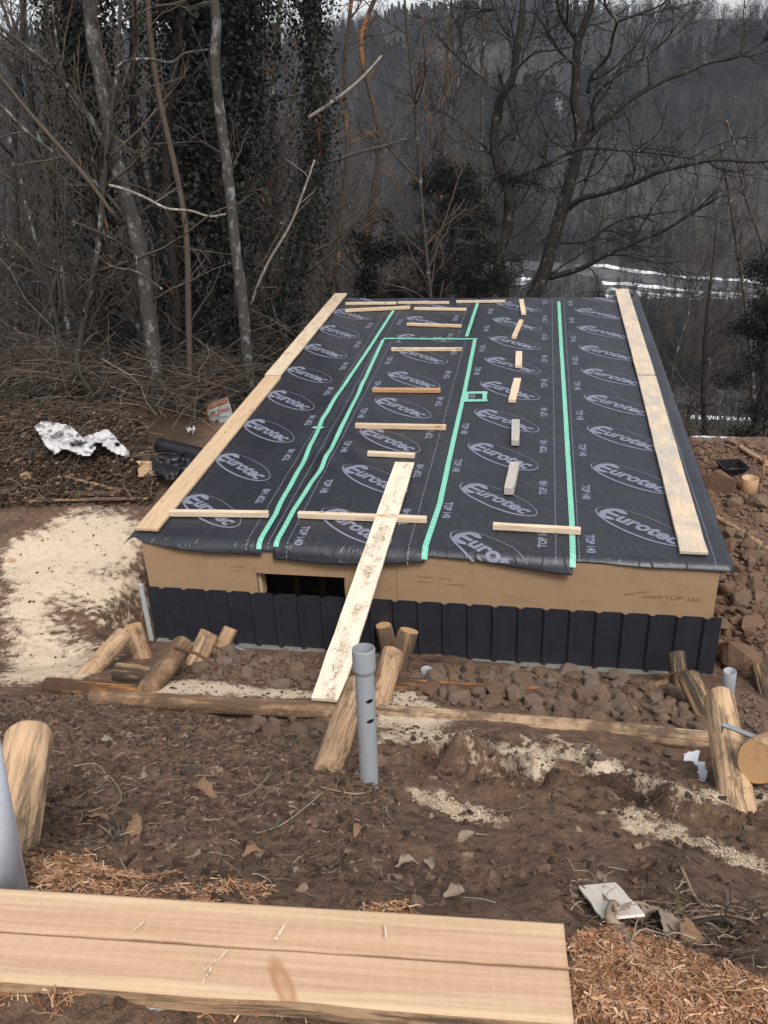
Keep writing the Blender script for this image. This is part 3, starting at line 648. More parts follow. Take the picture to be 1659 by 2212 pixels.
batten((643, 1120), (921, 1131), M['pine_pale'], 'pale batten near the front eave lying under the leaning walkway plank', seed=12)
batten((1064, 1145), (1254, 1156), M['pine_pale'], 'pale batten near the front eave crossing the rightmost green tape', seed=13)
batten((793, 986), (895, 991), M['pine_pale'], 'short pale batten just beyond the top end of the walkway plank', .07, .05, 14)
batten((767, 926), (963, 930), M['pine'], 'long pine batten in the middle row, second one beyond the walkway plank', seed=15)
batten((804, 848), (951, 849), M['pine_orange'], 'orange-brown batten in the middle row, the darkest one', .06, .055, 16)
batten((845, 759), (998, 759), M['pine_some_dirt'], 'batten with dark knots just in front of the green cross tape', .06, .05, 17)
batten((878, 704), (996, 708), M['pine'], 'pine batten alone just beyond the green cross tape', .06, .045, 18)
batten((746, 675), (886, 668), M['pine'], 'pine batten lying askew over the top end of the leftmost tape', .055, .055, 19)
batten((894, 670), (1007, 672), M['pine_pale'], 'pale batten right of the askew one near the far eave', .055, .045, 20)
batten((746, 659), (856, 658), M['pine_pale'], 'thin batten on the far eave beside the left plank tip', .05, .045, 21)
batten((859, 657), (970, 657), M['pine'], 'thin batten on the far eave, middle one of three in line', .05, .045, 22)
batten((985, 655), (1091, 654), M['pine_stained'], 'thin batten on the far eave, rightmost of three in line', .05, .045, 23)
BK = 'short timber blocks in a row down the roof'
def block(near, far, Wd, T, mat, label, seed):
    """near: photo point of the middle of the near lower edge; far: middle of the far upper edge"""
    A = base(*near); B = on_roof(far[0], far[1], LFT+T); B = B-np.array([0, 0, T]); return lay_plank('timber_block', A, B, Wd, T, mat, label, 'timber block', BK, seed)
block((1131, 681), (1126, 646), .085, .045, M['pine_pale'], 'timber block farthest from the camera, at the far eave', 31)
block((1110, 733), (1126, 690), .075, .05, M['pine'], 'slanted timber block, second from the far eave', 32)
block((1120, 795), (1121, 758), .10, .05, M['pine_pale'], 'short square-set timber block, third from the far eave', 33)
block((1106, 870), (1118, 816), .10, .05, M['pine_pale'], 'slanted pale timber block beside the small green tape rectangle', 34)
block((1113, 963), (1114, 905), .095, .075, M['pine_grey'], 'half-greyed timber block, second nearest the camera in the row', 35)
block((1099, 1069), (1112, 997), .105, .085, M['pine_grey'], 'grey weathered timber block with dark end, nearest the camera in the row', 36)
# ================================================================ logs of the crib wall
def log_mat(name, wood1, wood2, bark, amount, mud=0.):
    k = NB(name); c = k.shift(k.obj())
    g = k.noise(k.map(c, (1.2, 16, 16)), 2.6, 5, .6)
    col = k.mix(g, wood2, wood1)
    bm_ = k.ramp(k.noise(k.map(c, (.7, 7.5, 7.5)), 2.1, 9, .74, .35), [(.60-.34*amount, 0.), (.70-.33*amount, .92)])
    col = k.mix(k.ramp(k.noise(k.map(c, (1.4, 20, 20)), 3.2, 6, .7), [(.46, 0.), (.60, .5)]), col, tuple(x*.55 for x in wood2))
    bc = k.mix(k.noise(k.map(c, (3, 12, 12)), 5, 5, .7), tuple(x*.55 for x in bark), tuple(x*1.35 for x in bark))
    col = k.mix(bm_, col, bc)
    if mud: col = k.mix(k.ramp(k.noise(c, 5.5, 8, .72), [(.60-.25*mud, 0.), (.72-.2*mud, .9)]), col, (.125, .078, .050))
    k.bump(k.math('ADD', k.math('MULTIPLY', bm_, .8), k.math('MULTIPLY', g, .35)), .7, .008)
    return k.done(col, .85, .2)
M['log'] = log_mat('peeled_log', (.52, .355, .22), (.33, .205, .115), (.11, .075, .053), .20, .35)
M['log_mudpale'] = log_mat('half_buried_log', (.50, .36, .235), (.34, .225, .135), (.11, .078, .056), .16, .62)
M['log_pale'] = log_mat('pale_peeled_log', (.66, .455, .28), (.50, .32, .18), (.15, .115, .085), .26, .08)
M['log_bark'] = log_mat('barked_log', (.46, .28, .155), (.30, .17, .09), (.085, .060, .045), .6, .2)
M['log_black'] = log_mat('dark_barked_log', (.50, .33, .18), (.34, .20, .10), (.032, .028, .025), .55)
M['log_mud'] = log_mat('muddy_log', (.42, .27, .155), (.28, .17, .095), (.09, .06, .042), .35, .95)
M['log_orange'] = log_mat('orange_peeled_log', (.46, .22, .085), (.30, .13, .05), (.045, .030, .023), .55)
k = NB('cut_log_end'); c = k.obj(); sp = k.n('ShaderNodeSeparateXYZ', {0: c})
rr = k.math('SQRT', k.math('ADD', k.math('POWER', sp.outputs[1], 2.), k.math('POWER', sp.outputs[2], 2.)))
rg = k.math('FRACT', k.math('ADD', k.math('MULTIPLY', rr, 120.), k.math('MULTIPLY', k.noise(c, 9, 3), 2.)))
ec = k.mix(k.ramp(rg, [(0., 0.), (.6, .35), (1., .9)]), (.50, .31, .155), (.36, .20, .09)); ec = k.mix(k.ramp(k.noise(c, 14, 6, .7), [(.55, 0.), (.7, .6)]), ec, (.20, .12, .07))
M['log_end'] = k.done(ec, .85, .2)
def log_mesh(L, r0, r1, seed):
    r = np.random.default_rng(seed); n = max(8, int(L/.07)); S = 22; v = []
    ph = r.uniform(0, 9, 4); bx, bz = r.uniform(-.012, .012, 2)
    for i in range(n+1):
        u = i/n; x = -L/2+L*u
        for j in range(S):
            a = 2*math.pi*j/S; rad = (r0+(r1-r0)*u)*(1+.035*math.sin(2*a+ph[0])+.025*math.sin(3*a+ph[1]+x*3)+.03*math.sin(a+x*5+ph[2])+.018*math.sin(7*a+x*11+ph[3]))
            if i in (0, n): rad *= .93
            v.append((x+(.012 if i == 1 else -.012 if i == n-1 else 0)*0, bx*math.sin(math.pi*u)+rad*math.cos(a), bz*math.sin(math.pi*u)+rad*math.sin(a)))
    v = np.array(v); v[S:2*S, 0] = -L/2+.014; v[(n-1)*S:n*S, 0] = L/2-.014
    f = [(i*S+j, (i+1)*S+j, (i+1)*S+(j+1) % S, i*S+(j+1) % S) for i in range(n) for j in range(S)]
    f += [tuple(range(S)), tuple(n*S+j for j in range(S-1, -1, -1))]
    me = npmesh('log', v, f, True); bm = bmesh.new(); bm.from_mesh(me); bmesh.ops.recalc_face_normals(bm, faces=bm.faces); bm.to_mesh(me); bm.free()
    me.polygons[len(f)-1].use_smooth = False; me.polygons[len(f)-2].use_smooth = False
    me.polygons[len(f)-1].material_index = 1; me.polygons[len(f)-2].material_index = 1
    return me
LG = 'logs of the crib retaining wall'
def log(A, B, r0, r1, mat, label, seed, group=LG, end='log_end'):
    A = Vector(A); B = Vector(B); d = B-A; o = link('log', log_mesh(d.length, r0, r1, seed), [M[mat], M[end]])
    q = d.to_track_quat('X', 'Z'); o.matrix_world = Matrix.Translation((A+B)/2) @ q.to_matrix().to_4x4(); return tag(o, label, 'log', group)
def post(pb, pt, r, mat, label, seed, dy=0., sink=.12, group=LG, lift=0.):
    r = r*1.12 if group else r
    A = hit(*pb); B = at_y(pt[0], pt[1], A[1]+dy); d = B-A; d /= np.linalg.norm(d); return log(A-d*sink, B, r, r*.95, mat, label, seed, group)
log(hit(192, 1508, lift=.015), hit(735, 1536, lift=.02), .066, .07, 'log_mud', 'long muddy log lying level, left of the grey pipe, under the walkway plank', 51)
log(hit(815, 1538, lift=.0), hit(1545, 1600, lift=.02), .058, .066, 'log_mudpale', 'long pale log lying level across the mud, right of the grey pipe', 52)
log(hit(850, 1478, lift=.03), hit(1180, 1500, lift=.0), .06, .06, 'log_orange', 'half-buried orange log at the foot of the rubble bed', 53)
log(hit(100, 1482, lift=.05), hit(300, 1496, lift=.04), .075, .07, 'log_orange', 'orange and black charred-looking log at the left behind the muddy one', 54)
log(hit(252, 1452, lift=.07), hit(345, 1462, lift=.06), .085, .085, 'log_black', 'short dark log stub with orange wood, left of the rubble', 55)
post((196, 1450), (268, 1368), .075, 'log', 'slanting peeled log at the left, beside the sawdust', 56, dy=.42)
post((308, 1420), (286, 1352), .085, 'log', 'short upright log with a clean round cut top near the wall corner', 57, dy=.06)
post((322, 1490), (398, 1388), .088, 'log_mud', 'mud-smeared slanting log, left of three rounded log ends', 58, dy=.50)
post((420, 1432), (452, 1366), .085, 'log', 'striped peeled log end, middle of three rounded log ends', 59, dy=.22)
post((476, 1412), (500, 1357), .07, 'log', 'striped peeled log end, right of three, closest to the dark wall', 60, dy=.18)
post((840, 1420), (828, 1350), .075, 'log_bark', 'upright barked log with hollowed cut top beside the walkway plank', 61, dy=.04)
post((862, 1445), (884, 1362), .085, 'log_bark', 'knotty brown log standing behind the grey pipe, by the dark wall', 62, dy=.12)
post((818, 1515), (848, 1405), .085, 'log', 'peeled slanting log just right of the grey pipe top', 63, dy=.38)
post((718, 1640), (775, 1478), .070, 'log', 'long slanting log crossing behind the grey pipe', 64, dy=.72, sink=.2)
post((1472, 1478), (1460, 1408), .075, 'log_black', 'upright log with black bark on its left side at the wall corner', 65, dy=.20)
post((1525, 1545), (1488, 1462), .085, 'log_black', 'black-barked leaning log between the pale ones at right', 66, dy=.38)
post((1588, 1712), (1555, 1508), .080, 'log_pale', 'big pale log with black bark shreds leaning at the right', 67, dy=.80, sink=.42)
A = hit(1637, 1645, lift=.13)
A = A+(CAM-A)/np.linalg.norm(CAM-A)*.12
log(A, A+np.array([.62, .75, -.38]), .112, .112, 'log', 'thick log at the right edge showing its round cut end', 68)
post((1655, 1490), (1642, 1440), .095, 'log_black', 'barked log stump at the right edge behind the short grey pipe', 69, dy=.2)
log(hit(1440, 1470, lift=.03), hit(1415, 1480, lift=.02), .03, .03, 'log_bark', 'small broken wood stub at the foot of the corner log', 70)
post((12, 1830), (62, 1590), .088, 'log_pale', 'pale log with grey bark flecks standing at the left beside the big pipe', 71, dy=.50, sink=.2, group=None)
# steel cramps that pin the logs
def rod(pts, r, mat, label, seed=0):
    P = np.array([at_y(px, py, yy) if yy is not None else hit(px, py, lift=.03) for px, py, yy in pts]); n = 14; t = np.linspace(0, len(P)-1, n)
    Q = np.stack([np.interp(t, np.arange(len(P)), P[:, i]) for i in range(3)], 1); hk = Q[0]+np.array([.0, 0, -.07]); tk = Q[-1]+np.array([0, 0, -.07])
    Q = np.concatenate([[hk], Q, [tk]])
    c0 = Q.mean(0); o = link('steel_cramp', tubes_mesh('steel_cramp', [(Q-c0, np.full(len(Q), r), 6)], False), M[mat], loc=c0); return tag(o, label, 'steel cramp', 'steel cramps holding the logs')
M['flat_steel'] = M['steel']
yy = lambda px, py, d=.0: hit(px, py)[1]+d
rod([(205, 1402, yy(215, 1440)+.3), (262, 1388, yy(215, 1440)+.38)], .009, 'rust', 'dark cramp on the slanting log beside the sawdust')
rod([(232, 1385, yy(285, 1420)+.05), (300, 1399, yy(285, 1420)+.05)], .009, 'steel', 'grey cramp in front of the short upright log with the clean cut top')
rod([(378, 1397, yy(330, 1490)+.34), (425, 1412, yy(330, 1490)+.34), (468, 1438, yy(330, 1490)+.34)], .013, 'rust', 'long rusty cramp across the rubble at the mud-smeared log')
rod([(437, 1384, yy(425, 1430)+.1), (490, 1408, yy(425, 1430)+.1)], .010, 'rust', 'rusty cramp on the middle striped log end')
rod([(472, 1387, yy(478, 1410)+.05), (540, 1408, yy(478, 1410)+.05)], .011, 'steel', 'grey cramp on the right striped log end by the dark wall')
rod([(866, 1407, yy(862, 1445)-.0), (935, 1440, yy(862, 1445)-.02)], .011, 'rust', 'rusty cramp reaching from the knotty log into the right rubble bed')
rod([(808, 1502, yy(818, 1515)+.02), (854, 1536, yy(818, 1515)+.0)], .011, 'steel', 'grey cramp behind the tall grey pipe')
rod([(1562, 1565, yy(1588, 1720)+.28), (1600, 1580, yy(1588, 1720)+.28), (1650, 1602, yy(1588, 1720)+.28)], .013, 'steel', 'grey cramp on the big pale leaning log at right')
rod([(1425, 1462, yy(1472, 1478)-.03), (1482, 1448, yy(1472, 1478)-.08)], .009, 'rust', 'rusty cramp round the foot of the corner log')

# ================================================================ pipes
def pvc(name, c1, c2):
    k = NB(name); c = k.shift(k.obj()); cc = k.mix(k.noise(c, 7, 6, .65), c1, c2); cc = k.mix(k.ramp(k.noise(k.map(c, (6, 6, 1.2)), 5, 6, .7), [(.52, 0.), (.68, .55)]), cc, (.30, .27, .22)); return k.done(cc, .5, .4)
M['pvc'] = pvc('grey_plastic', (.23, .245, .265), (.33, .35, .375)); M['pvc_blue'] = pvc('weathered_blue_grey_plastic', (.58, .64, .75), (.74, .78, .84)); M['pvc_tan'] = pvc('orange_brown_plastic', (.40, .24, .125), (.46, .29, .16))
def lathe(prof, S=40):
    n = len(prof); v = [(r*math.cos(2*math.pi*j/S), r*math.sin(2*math.pi*j/S), z) for r, z in prof for j in range(S)]
    f = [(i*S+j, i*S+(j+1) % S, (i+1) % n*S+(j+1) % S, (i+1) % n*S+j) for i in range(n) for j in range(S)]
    return npmesh('pipe', v, f, True)
def pipe_prof(L, r, sock=None, t=.004):
    if sock:
        sl, sr = sock; return [(r, 0), (r, L-sl-.02), (sr*.985, L-sl), (sr, L-sl+.005), (sr, L-.004), (sr-.002, L), (sr-t, L), (sr-t, L-sl), (r-t, L-sl-.02), (r-t, 0)]
    return [(r, 0), (r, L-.002), (r-.002, L), (r-t, L), (r-t, 0)]
def pipe(name, A, B, r, mat, label, sock=None, holes=(), cat='pipe', group=None, t=.004):
    A = Vector(A); B = Vector(B); d = B-A; L = d.length; me = lathe(pipe_prof(L, r, sock, t), 80 if holes else 40)
    if holes:
        o = bpy.data.objects.new('p', me); COL.objects.link(o); bm = bmesh.new()
        for z, a in holes:
            bmesh.ops.create_cone(bm, cap_ends=True, segments=12, radius1=.015, radius2=.015, depth=r*1.2, matrix=Matrix.Rotation(a, 4, 'Z')@Matrix.Translation((r, 0, z))@Matrix.Rotation(R(90), 4, 'Y')@Matrix.Diagonal((.75, 1.25, 1, 1)))
        cm_ = bpy.data.meshes.new('c'); bm.to_mesh(cm_); bm.free(); co = bpy.data.objects.new('c', cm_); COL.objects.link(co)
        md = o.modifiers.new('b', 'BOOLEAN'); md.object = co; md.operation = 'DIFFERENCE'; md.solver = 'EXACT'; bpy.context.view_layer.update()
        m2 = bpy.data.meshes.new_from_object(o.evaluated_get(bpy.context.evaluated_depsgraph_get())); bpy.data.objects.remove(o); bpy.data.objects.remove(co); me = m2; me.polygons.foreach_set('use_smooth', np.zeros(len(me.polygons), bool))
    o = link(name, me, M[mat]); q = d.to_track_quat('Z', 'Y'); o.matrix_world = Matrix.Translation(A) @ q.to_matrix().to_4x4(); return tag(o, label, cat, group)
A = hit(798, 1690); B = at_y(785, 1400, A[1]+.10); dd = (B-A)/np.linalg.norm(B-A)
Lp = np.linalg.norm(B-A)+.25
# hole direction: towards the camera, a little right
_q = Vector(dd).to_track_quat('Z', 'Y').to_matrix().inverted() @ Vector(CAM-B); ha = math.atan2(_q.y, _q.x)+.45
pp = pipe('grey_pipe', A-dd*.25, B, .042, 'pvc', 'tall grey plastic pipe with socket and two holes standing in the slope', (.10, .0505), [(Lp-.24, ha), (Lp-.34, ha)])
A = hit(922, 1470); pipe('grey_pipe', A-np.array([0, 0, .1]), at_y(922, 1446, A[1]), .05, 'pvc', 'short grey pipe socket poking out of the rubble bed', (.06, .054))
A = hit(1573, 1512); pipe('grey_pipe', A-np.array([0, 0, .15]), at_y(1577, 1449, A[1]), .052, 'pvc', 'short plain grey pipe standing at the right of the wall corner')
A = hit(-20, 1945); bp = pipe('big_pipe', A-np.array([0, 0, .1]), at_y(-96, 1560, A[1]+.02), .083, 'pvc_blue', 'large weathered blue-grey pipe cut off by the left picture edge')
def mark_on_pipe(o, r):
    segs = [[(0, 0), (.004, .035), (.02, .040), (.022, .022), (.006, .012)]]
    v = []; f = []
    for s in segs:
        for (a, b), (c_, d_) in zip(s[:-1], s[1:]):
            dx, dy = c_-a, d_-b; l = math.hypot(dx, dy); nx_, ny_ = -dy/l*.0022, dx/l*.0022; b0 = len(v)
            for (p, q) in ((a+nx_, b+ny_), (a-nx_, b-ny_), (c_-nx_, d_-ny_), (c_+nx_, d_+ny_)):
                an = -1.05+p/r; v.append(((r+.0012)*math.cos(an), (r+.0012)*math.sin(an), .17+q))
            f.append((b0, b0+1, b0+2, b0+3))
    k_ = link('pen_mark', npmesh('pen_mark', v, f), plain('marker_ink', (.01, .01, .012), .5), o)
mark_on_pipe(bp, .083)
A = hit(1617, 1062); pipe('clay_coloured_pipe', A-np.array([0, 0, .1]), at_y(1621, 1032, A[1]), .105, 'pvc_tan', 'orange-brown pipe stub standing in the rubble right of the roof', cat='pipe', t=.012)

# ================================================================ walkway plank from the log up onto the roof
lo_ = at_y(704, 1512, hit(704, 1516)[1]); lo_ = hit(704, 1516, lift=.10); up_ = on_roof(874, 997, .12)
lay_plank('walkway_plank', lo_, up_-np.array([0, 0, .035]), .225, .032, M['pine_dirty'], 'long pale mud-printed plank leaning from the log up onto the roof', 'plank', None, 77)

# ================================================================ foreground board
def big_board():
    Lb, Wb, Tb = 2.6, .224, .05; nx_, ny_ = 130, 54; v = []; r = np.random.default_rng(5)
    xs = np.linspace(-Lb/2, Lb/2, nx_); ys = np.linspace(0, 1, ny_)
    front = -Wb/2 + .004*fbm(xs*1.6, xs*0, 71, 3) + .006*np.exp(-((xs-.74)/.12)**2); back = Wb/2+.003*fbm(xs*2, xs*0+5, 72, 2)
    top = []
    for j, yv in enumerate(ys):
        yq = front+(back-front)*yv
        gl = .50+.012*xs/1.3+.006*np.sin(xs*3); groove = -.005*np.exp(-((yv-gl)/.008)**2)
        rough_ = .0007*fbm(xs*40, xs*0+yv*30, 73, 2)
        edge = -.004*np.exp(-(yv/.02)**2)-.003*np.exp(-((1-yv)/.015)**2)
        top.append(np.stack([xs, yq, Tb/2+groove+edge], 1))
    top = np.array(top); bot = []
    for yv in (1., 0.): 
        wane = -.006*(yv == 0)*(1+1.2*fbm(xs*3, xs*0, 75, 3)); bot.append(np.stack([xs, front+(back-front)*yv+wane*1.1, np.full(nx_, -Tb/2)], 1))
    allr = np.concatenate([top, np.array(bot)]); m = len(allr)
    f = [(i*nx_+j, i*nx_+j+1, ((i+1) % m)*nx_+j+1, ((i+1) % m)*nx_+j) for i in range(m) for j in range(nx_-1)]
    f += [tuple(i*nx_ for i in range(m)), tuple(i*nx_+nx_-1 for i in range(m-1, -1, -1))]
    me = npmesh('board', allr.reshape(-1, 3), f); bm = bmesh.new(); bm.from_mesh(me); bmesh.ops.recalc_face_normals(bm, faces=bm.faces); bm.to_mesh(me); bm.free(); sm = np.zeros(len(f), bool); sm[:(ny_-1)*(nx_-1)] = True; me.polygons.foreach_set('use_smooth', sm); mi = np.zeros(len(f), np.int32); mi[(ny_+1)*(nx_-1):(ny_+2)*(nx_-1)] = 1; me.polygons.foreach_set('material_index', mi); return me
k = NB('rough_sawn_larch'); c = k.obj(); sp = k.n('ShaderNodeSeparateXYZ', {0: c})
g = k.noise(k.map(c, (.7, 34, 4)), 2.4, 7, .68, .08)
heart = k.ramp(k.math('ADD', sp.outputs[1], k.math('MULTIPLY', k.math('SUBTRACT', k.noise(k.map(c, (1, 4, 4)), 1.6, 3), .5), .05)), [(0., 0.), (.499, 0.), (.5, 0.)])
yn = k.math('ABSOLUTE', k.math('ADD', sp.outputs[1], k.math('MULTIPLY', k.math('SUBTRACT', k.noise(k.map(c, (1.3, 3, 3)), 1.6, 4), .5), .06)))
hm = k.ramp(yn, [(.070, 1.), (.090, 0.)])
g_ = k.ramp(g, [(.36, 0.), (.64, 1.)]); sap = k.mix(g_, (.46, .315, .190), (.58, .425, .275)); hrt = k.mix(g_, (.40, .255, .155), (.52, .35, .225)); col = k.mix(hm, sap, hrt)
fig = k.math('FRACT', k.math('MULTIPLY', k.noise(k.map(c, (.22, 8, 1)), 1.3, 2, .4, .15), 11.))
col = k.mix(k.ramp(fig, [(.0, .0), (.70, .02), (.95, .10), (1., .0)]), col, (.40, .21, .115))
sawm = k.n('ShaderNodeTexWave', {'Vector': k.map(c, (1, .8, 1)), 'Scale': 9., 'Distortion': 9., 'Detail': 4., 'Detail Scale': 1.4, 'Detail Roughness': .7}, bands_direction='X').outputs['Fac']
col = k.mix(k.math('MULTIPLY', k.ramp(sawm, [(.55, 0.), (.9, .10)]), k.noise(c, 6, 4, .7)), col, (.72, .55, .39))
col = k.mix(k.ramp(k.noise(k.map(c, (1, 3, 3)), 9, 6, .7), [(.60, 0.), (.74, .35)]), col, (.40, .22, .12))
# the pith crack (a groove in the board) is coloured dark brown along its line
gy_ = k.math('ABSOLUTE', k.math('SUBTRACT', sp.outputs[1], k.math('ADD', .0, k.math('ADD', k.math('MULTIPLY', sp.outputs[0], .0026), k.math('MULTIPLY', k.math('SUBTRACT', k.noise(k.map(c, (2, 0, 0)), 2, 3), .5), .012)))))
col = k.mix(k.ramp(gy_, [(.0016, .95), (.0030, 0.)]), col, (.13, .06, .035))
# one big knot with a feathered flame
kx = k.math('SUBTRACT', sp.outputs[0], .70); ky = k.math('ADD', sp.outputs[1], .075); kd = k.math('SQRT', k.math('ADD', k.math('POWER', k.math('MULTIPLY', k.math('ADD', kx, k.math('MULTIPLY', ky, .55)), 2.2), 2.), k.math('POWER', k.math('MULTIPLY', ky, .8), 2.)))
kd = k.math('ADD', kd, k.math('MULTIPLY', k.math('SUBTRACT', k.noise(c, 20, 4), .5), .03))
col = k.mix(k.ramp(kd, [(.010, .35), (.036, .8), (.060, .0)]), col, (.33, .16, .08))
k.bump(k.math('ADD', g, k.math('MULTIPLY', k.noise(k.map(c, (1, 1.6, 1)), 60, 4, .7), .5)), .4, .002)
M['larch'] = k.done(col, .75, .25)
bA = at_z(1229, 2078, 3.66); bB = at_z(0, 2010, 3.66); dv = bB-bA; dv[2] = 0; dv /= np.linalg.norm(dv)
bo = link('foreground_board', big_board(), [M['larch'], M['log']]); ang = math.atan2(-dv[1], -dv[0]); cen = bA+dv*1.3
bo.location = (cen[0], cen[1], 3.66-.0275); bo.rotation_euler = (R(2), R(1.0), ang); tag(bo, 'thick fresh-sawn board with a centre crack across the bottom foreground', 'board')
# wood splinters lying on it
for i, (px, py, a) in enumerate([(482, 2064, 1.2), (455, 2085, 1.0), (448, 2108, 1.4), (300, 2002, 1.1), (833, 2015, 1.8), (605, 2015, 1.3)]):
    P = at_z(px, py, 3.664); me = plank_mesh(.028+.006*(i % 3), .005, .0025, 0, 300+i, .0006); o = link('wood_splinter', me, M['pine_pale'], loc=P+np.array([0, 0, .002]), rot=(0, 0, a)); tag(o, ['pale splinter on the board beside the centre crack, middle of the picture', 'upper of two crossing splinters in the middle of the board', 'lowest splinter near the front half of the board', 'leftmost splinter on the back half of the board', 'rightmost splinter on the back half of the board', 'splinter on the back half between the outer two'][i], 'splinter', 'splinters on the foreground board')

# ================================================================ things at the left: tarp, roll, sign, scraps
M['tarp'] = plain('dirty_white_plastic', (.52, .51, .50), .85, .12, .2, 5., .2); M['black_plastic'] = plain('black_plastic', (.012, .012, .016), .45, .4, .2, 6., .1)
poly = [(72, 920), (90, 908), (125, 912), (152, 918), (180, 942), (232, 924), (262, 955), (282, 975), (278, 990), (250, 982), (214, 962), (196, 986), (168, 984), (140, 970), (118, 984), (98, 966)]
gx_, gy__ = np.meshgrid(np.linspace(66, 288, 75), np.linspace(902, 996, 34)); inside = poly_mask(gx_, gy__, poly)
pts = {}; v = []; f = []
def tv(i, j):
    if (i, j) not in pts:
        px, py = gx_[i, j], gy__[i, j]; n_ = 1-abs(fbm(px*.035, py*.055, 91, 3))*1.9; P = hit(px, py, lift=.20+.15*max(0, n_)+.03*fbm(px*.12, py*.15, 92, 2)); pts[(i, j)] = len(v); v.append(P)
    return pts[(i, j)]
for i in range(gx_.shape[0]-1):
    for j in range(gx_.shape[1]-1):
        if inside[i, j] and inside[i+1, j] and inside[i, j+1] and inside[i+1, j+1]: f.append((tv(i, j), tv(i, j+1), tv(i+1, j+1), tv(i+1, j)))
v = np.array(v); c0 = v.mean(0); tag(link('tarp', npmesh('tarp', v-c0, f, True), M['tarp'], loc=c0), 'crumpled dirty white plastic tarp draped over the heap of leaves', 'tarp')
A = hit(343, 962, lift=.1); B = hit(470, 992, lift=.1); c0 = (A+B)/2
me = tubes_mesh('roll', [(np.linspace(A-c0, B-c0, 8), np.full(8, .115), 20)]); tag(link('membrane_roll', me, M['black_plastic'], loc=c0), 'black roll of roofing membrane lying left of the shed', 'roll')
poly = [(322, 985), (400, 972), (440, 985), (415, 1020), (350, 1038), (325, 1015)]
gx_, gy__ = np.meshgrid(np.linspace(318, 445, 26), np.linspace(968, 1042, 16)); inside = poly_mask(gx_, gy__, poly); pts = {}; v = []; f = []
for i in range(gx_.shape[0]-1):
    for j in range(gx_.shape[1]-1):
        if inside[i, j] and inside[i+1, j] and inside[i, j+1] and inside[i+1, j+1]: f.append((tv(i, j), tv(i, j+1), tv(i+1, j+1), tv(i+1, j)))
v = np.array(v); c0 = v.mean(0); tag(link('black_sheet', npmesh('black_sheet', v-c0, f, True), M['black_plastic'], loc=c0), 'crumpled black plastic sheet on the ground beside the membrane roll', 'plastic sheet')
# the advertising sign
M['sign'] = plain('sign_white', (.36, .37, .37), .5, .3, .1); M['sign_or'] = plain('sign_orange', (.27, .10, .04), .5, .3, .1); M['sign_grey'] = plain('sign_grey', (.25, .27, .30), .6)
P = at_y(477, 897, 5.0); sg = empty('sign', P); sg.rotation_euler = (R(-12), R(-21), R(-14)); SW, SH = .46, .46
link('panel', boxmesh('panel', -SW/2, SW/2, -.006, .006, -SH/2, SH/2), M['sign'], sg); pnl = sg.children[0]
link('orange_band', boxmesh('band', -SW/2+.004, SW/2-.004, -.009, -.0065, SH/2-.085, SH/2-.006), M['sign_or'], pnl)
def sign_text(t, x, z, s, mat, sx=1., off=.0):
    bm = text_mesh(t, s, off, .15, sx)
    for q in bm.verts: q.co = (x+q.co.x, -.0105, z+q.co.y)
    me = bpy.data.meshes.new('lettering'); bm.to_mesh(me); bm.free(); link('lettering', me, mat, pnl)
sign_text('FENSTER & TÜREN', 0, SH/2-.045, .05, M['sign'], .8); sign_text('Mr. Drlcol', .0, .06, .105, M['sign_or'], .85, .004); sign_text('gute Arbeit am Haus', 0, -.04, .045, M['sign_grey'], .8); sign_text('Telefon', 0.03, -.11, .045, M['sign_grey'], .8)
o = link('stake', boxmesh('stake', -SW/2-.03, -SW/2-.002, -.02, .02, -.75, .16), M['rust'], sg)
tag(sg, 'white sign with orange lettering leaning behind the left roof edge', 'sign')
M['card'] = plain('cardboard_brown', (.40, .27, .16), .9, .1, .2)
for (px, py, s1, s2, a, mt, lb, ct, ht) in [(322, 1012, .30, .22, .5, 'card', 'torn brown cardboard standing beside the black sheet', 'cardboard', .12), (372, 1030, .14, .16, .2, 'tarp', 'small white scrap of plastic beside the torn cardboard', 'plastic scrap', .03),
                                    (58, 1030, .16, .12, .4, 'pine', 'small yellow wood offcut on the leaf heap', 'wood offcut', .05), (412, 925, .12, .06, .2, 'tarp', 'white stick end in the brush right of the tarp', 'scrap', .12), (25, 1212, .09, .05, .2, 'pine', 'small wood chip on the dark soil at far left', 'wood chip', .01)]:
    P = hit(px, py, lift=ht); r = np.random.default_rng(int(px)); n = 7; bm = bmesh.new(); bmesh.ops.create_grid(bm, x_segments=5, y_segments=4, size=.5)
    for q in bm.verts: q.co = (q.co.x*s1*(1+.25*r.standard_normal()*.4), q.co.y*s2, .035*r.standard_normal())
    rgn = bmesh.ops.solidify(bm, geom=bm.faces[:], thickness=.006); me = bpy.data.meshes.new('scrap'); bm.to_mesh(me); bm.free()
    tag(link({'cardboard': 'cardboard', 'plastic scrap': 'plastic_scrap', 'wood offcut': 'wood_offcut', 'scrap': 'scrap', 'wood chip': 'wood_chip'}[ct], me, M[mt], loc=P, rot=(R(55) if ct in ('cardboard', 'wood offcut') else .2, .1, a)), lb, ct)
for i, (a, b, T, lb) in enumerate([((135, 1068), (268, 1068), .03, 'dark weathered board on the soil below the leaf heap, upper one'), ((60, 1082), (300, 1078), .02, 'dark weathered board on the soil below the leaf heap, lower one'), ((140, 1030), (262, 1062), .025, 'slanting brown lath on the leaf heap')]):
    lay_plank('old_board', hit(*a, lift=.05), hit(*b, lift=.05), .09-.02*i, T, M['log_bark'] if i < 2 else M['log'], lb, 'board', None, 90+i)

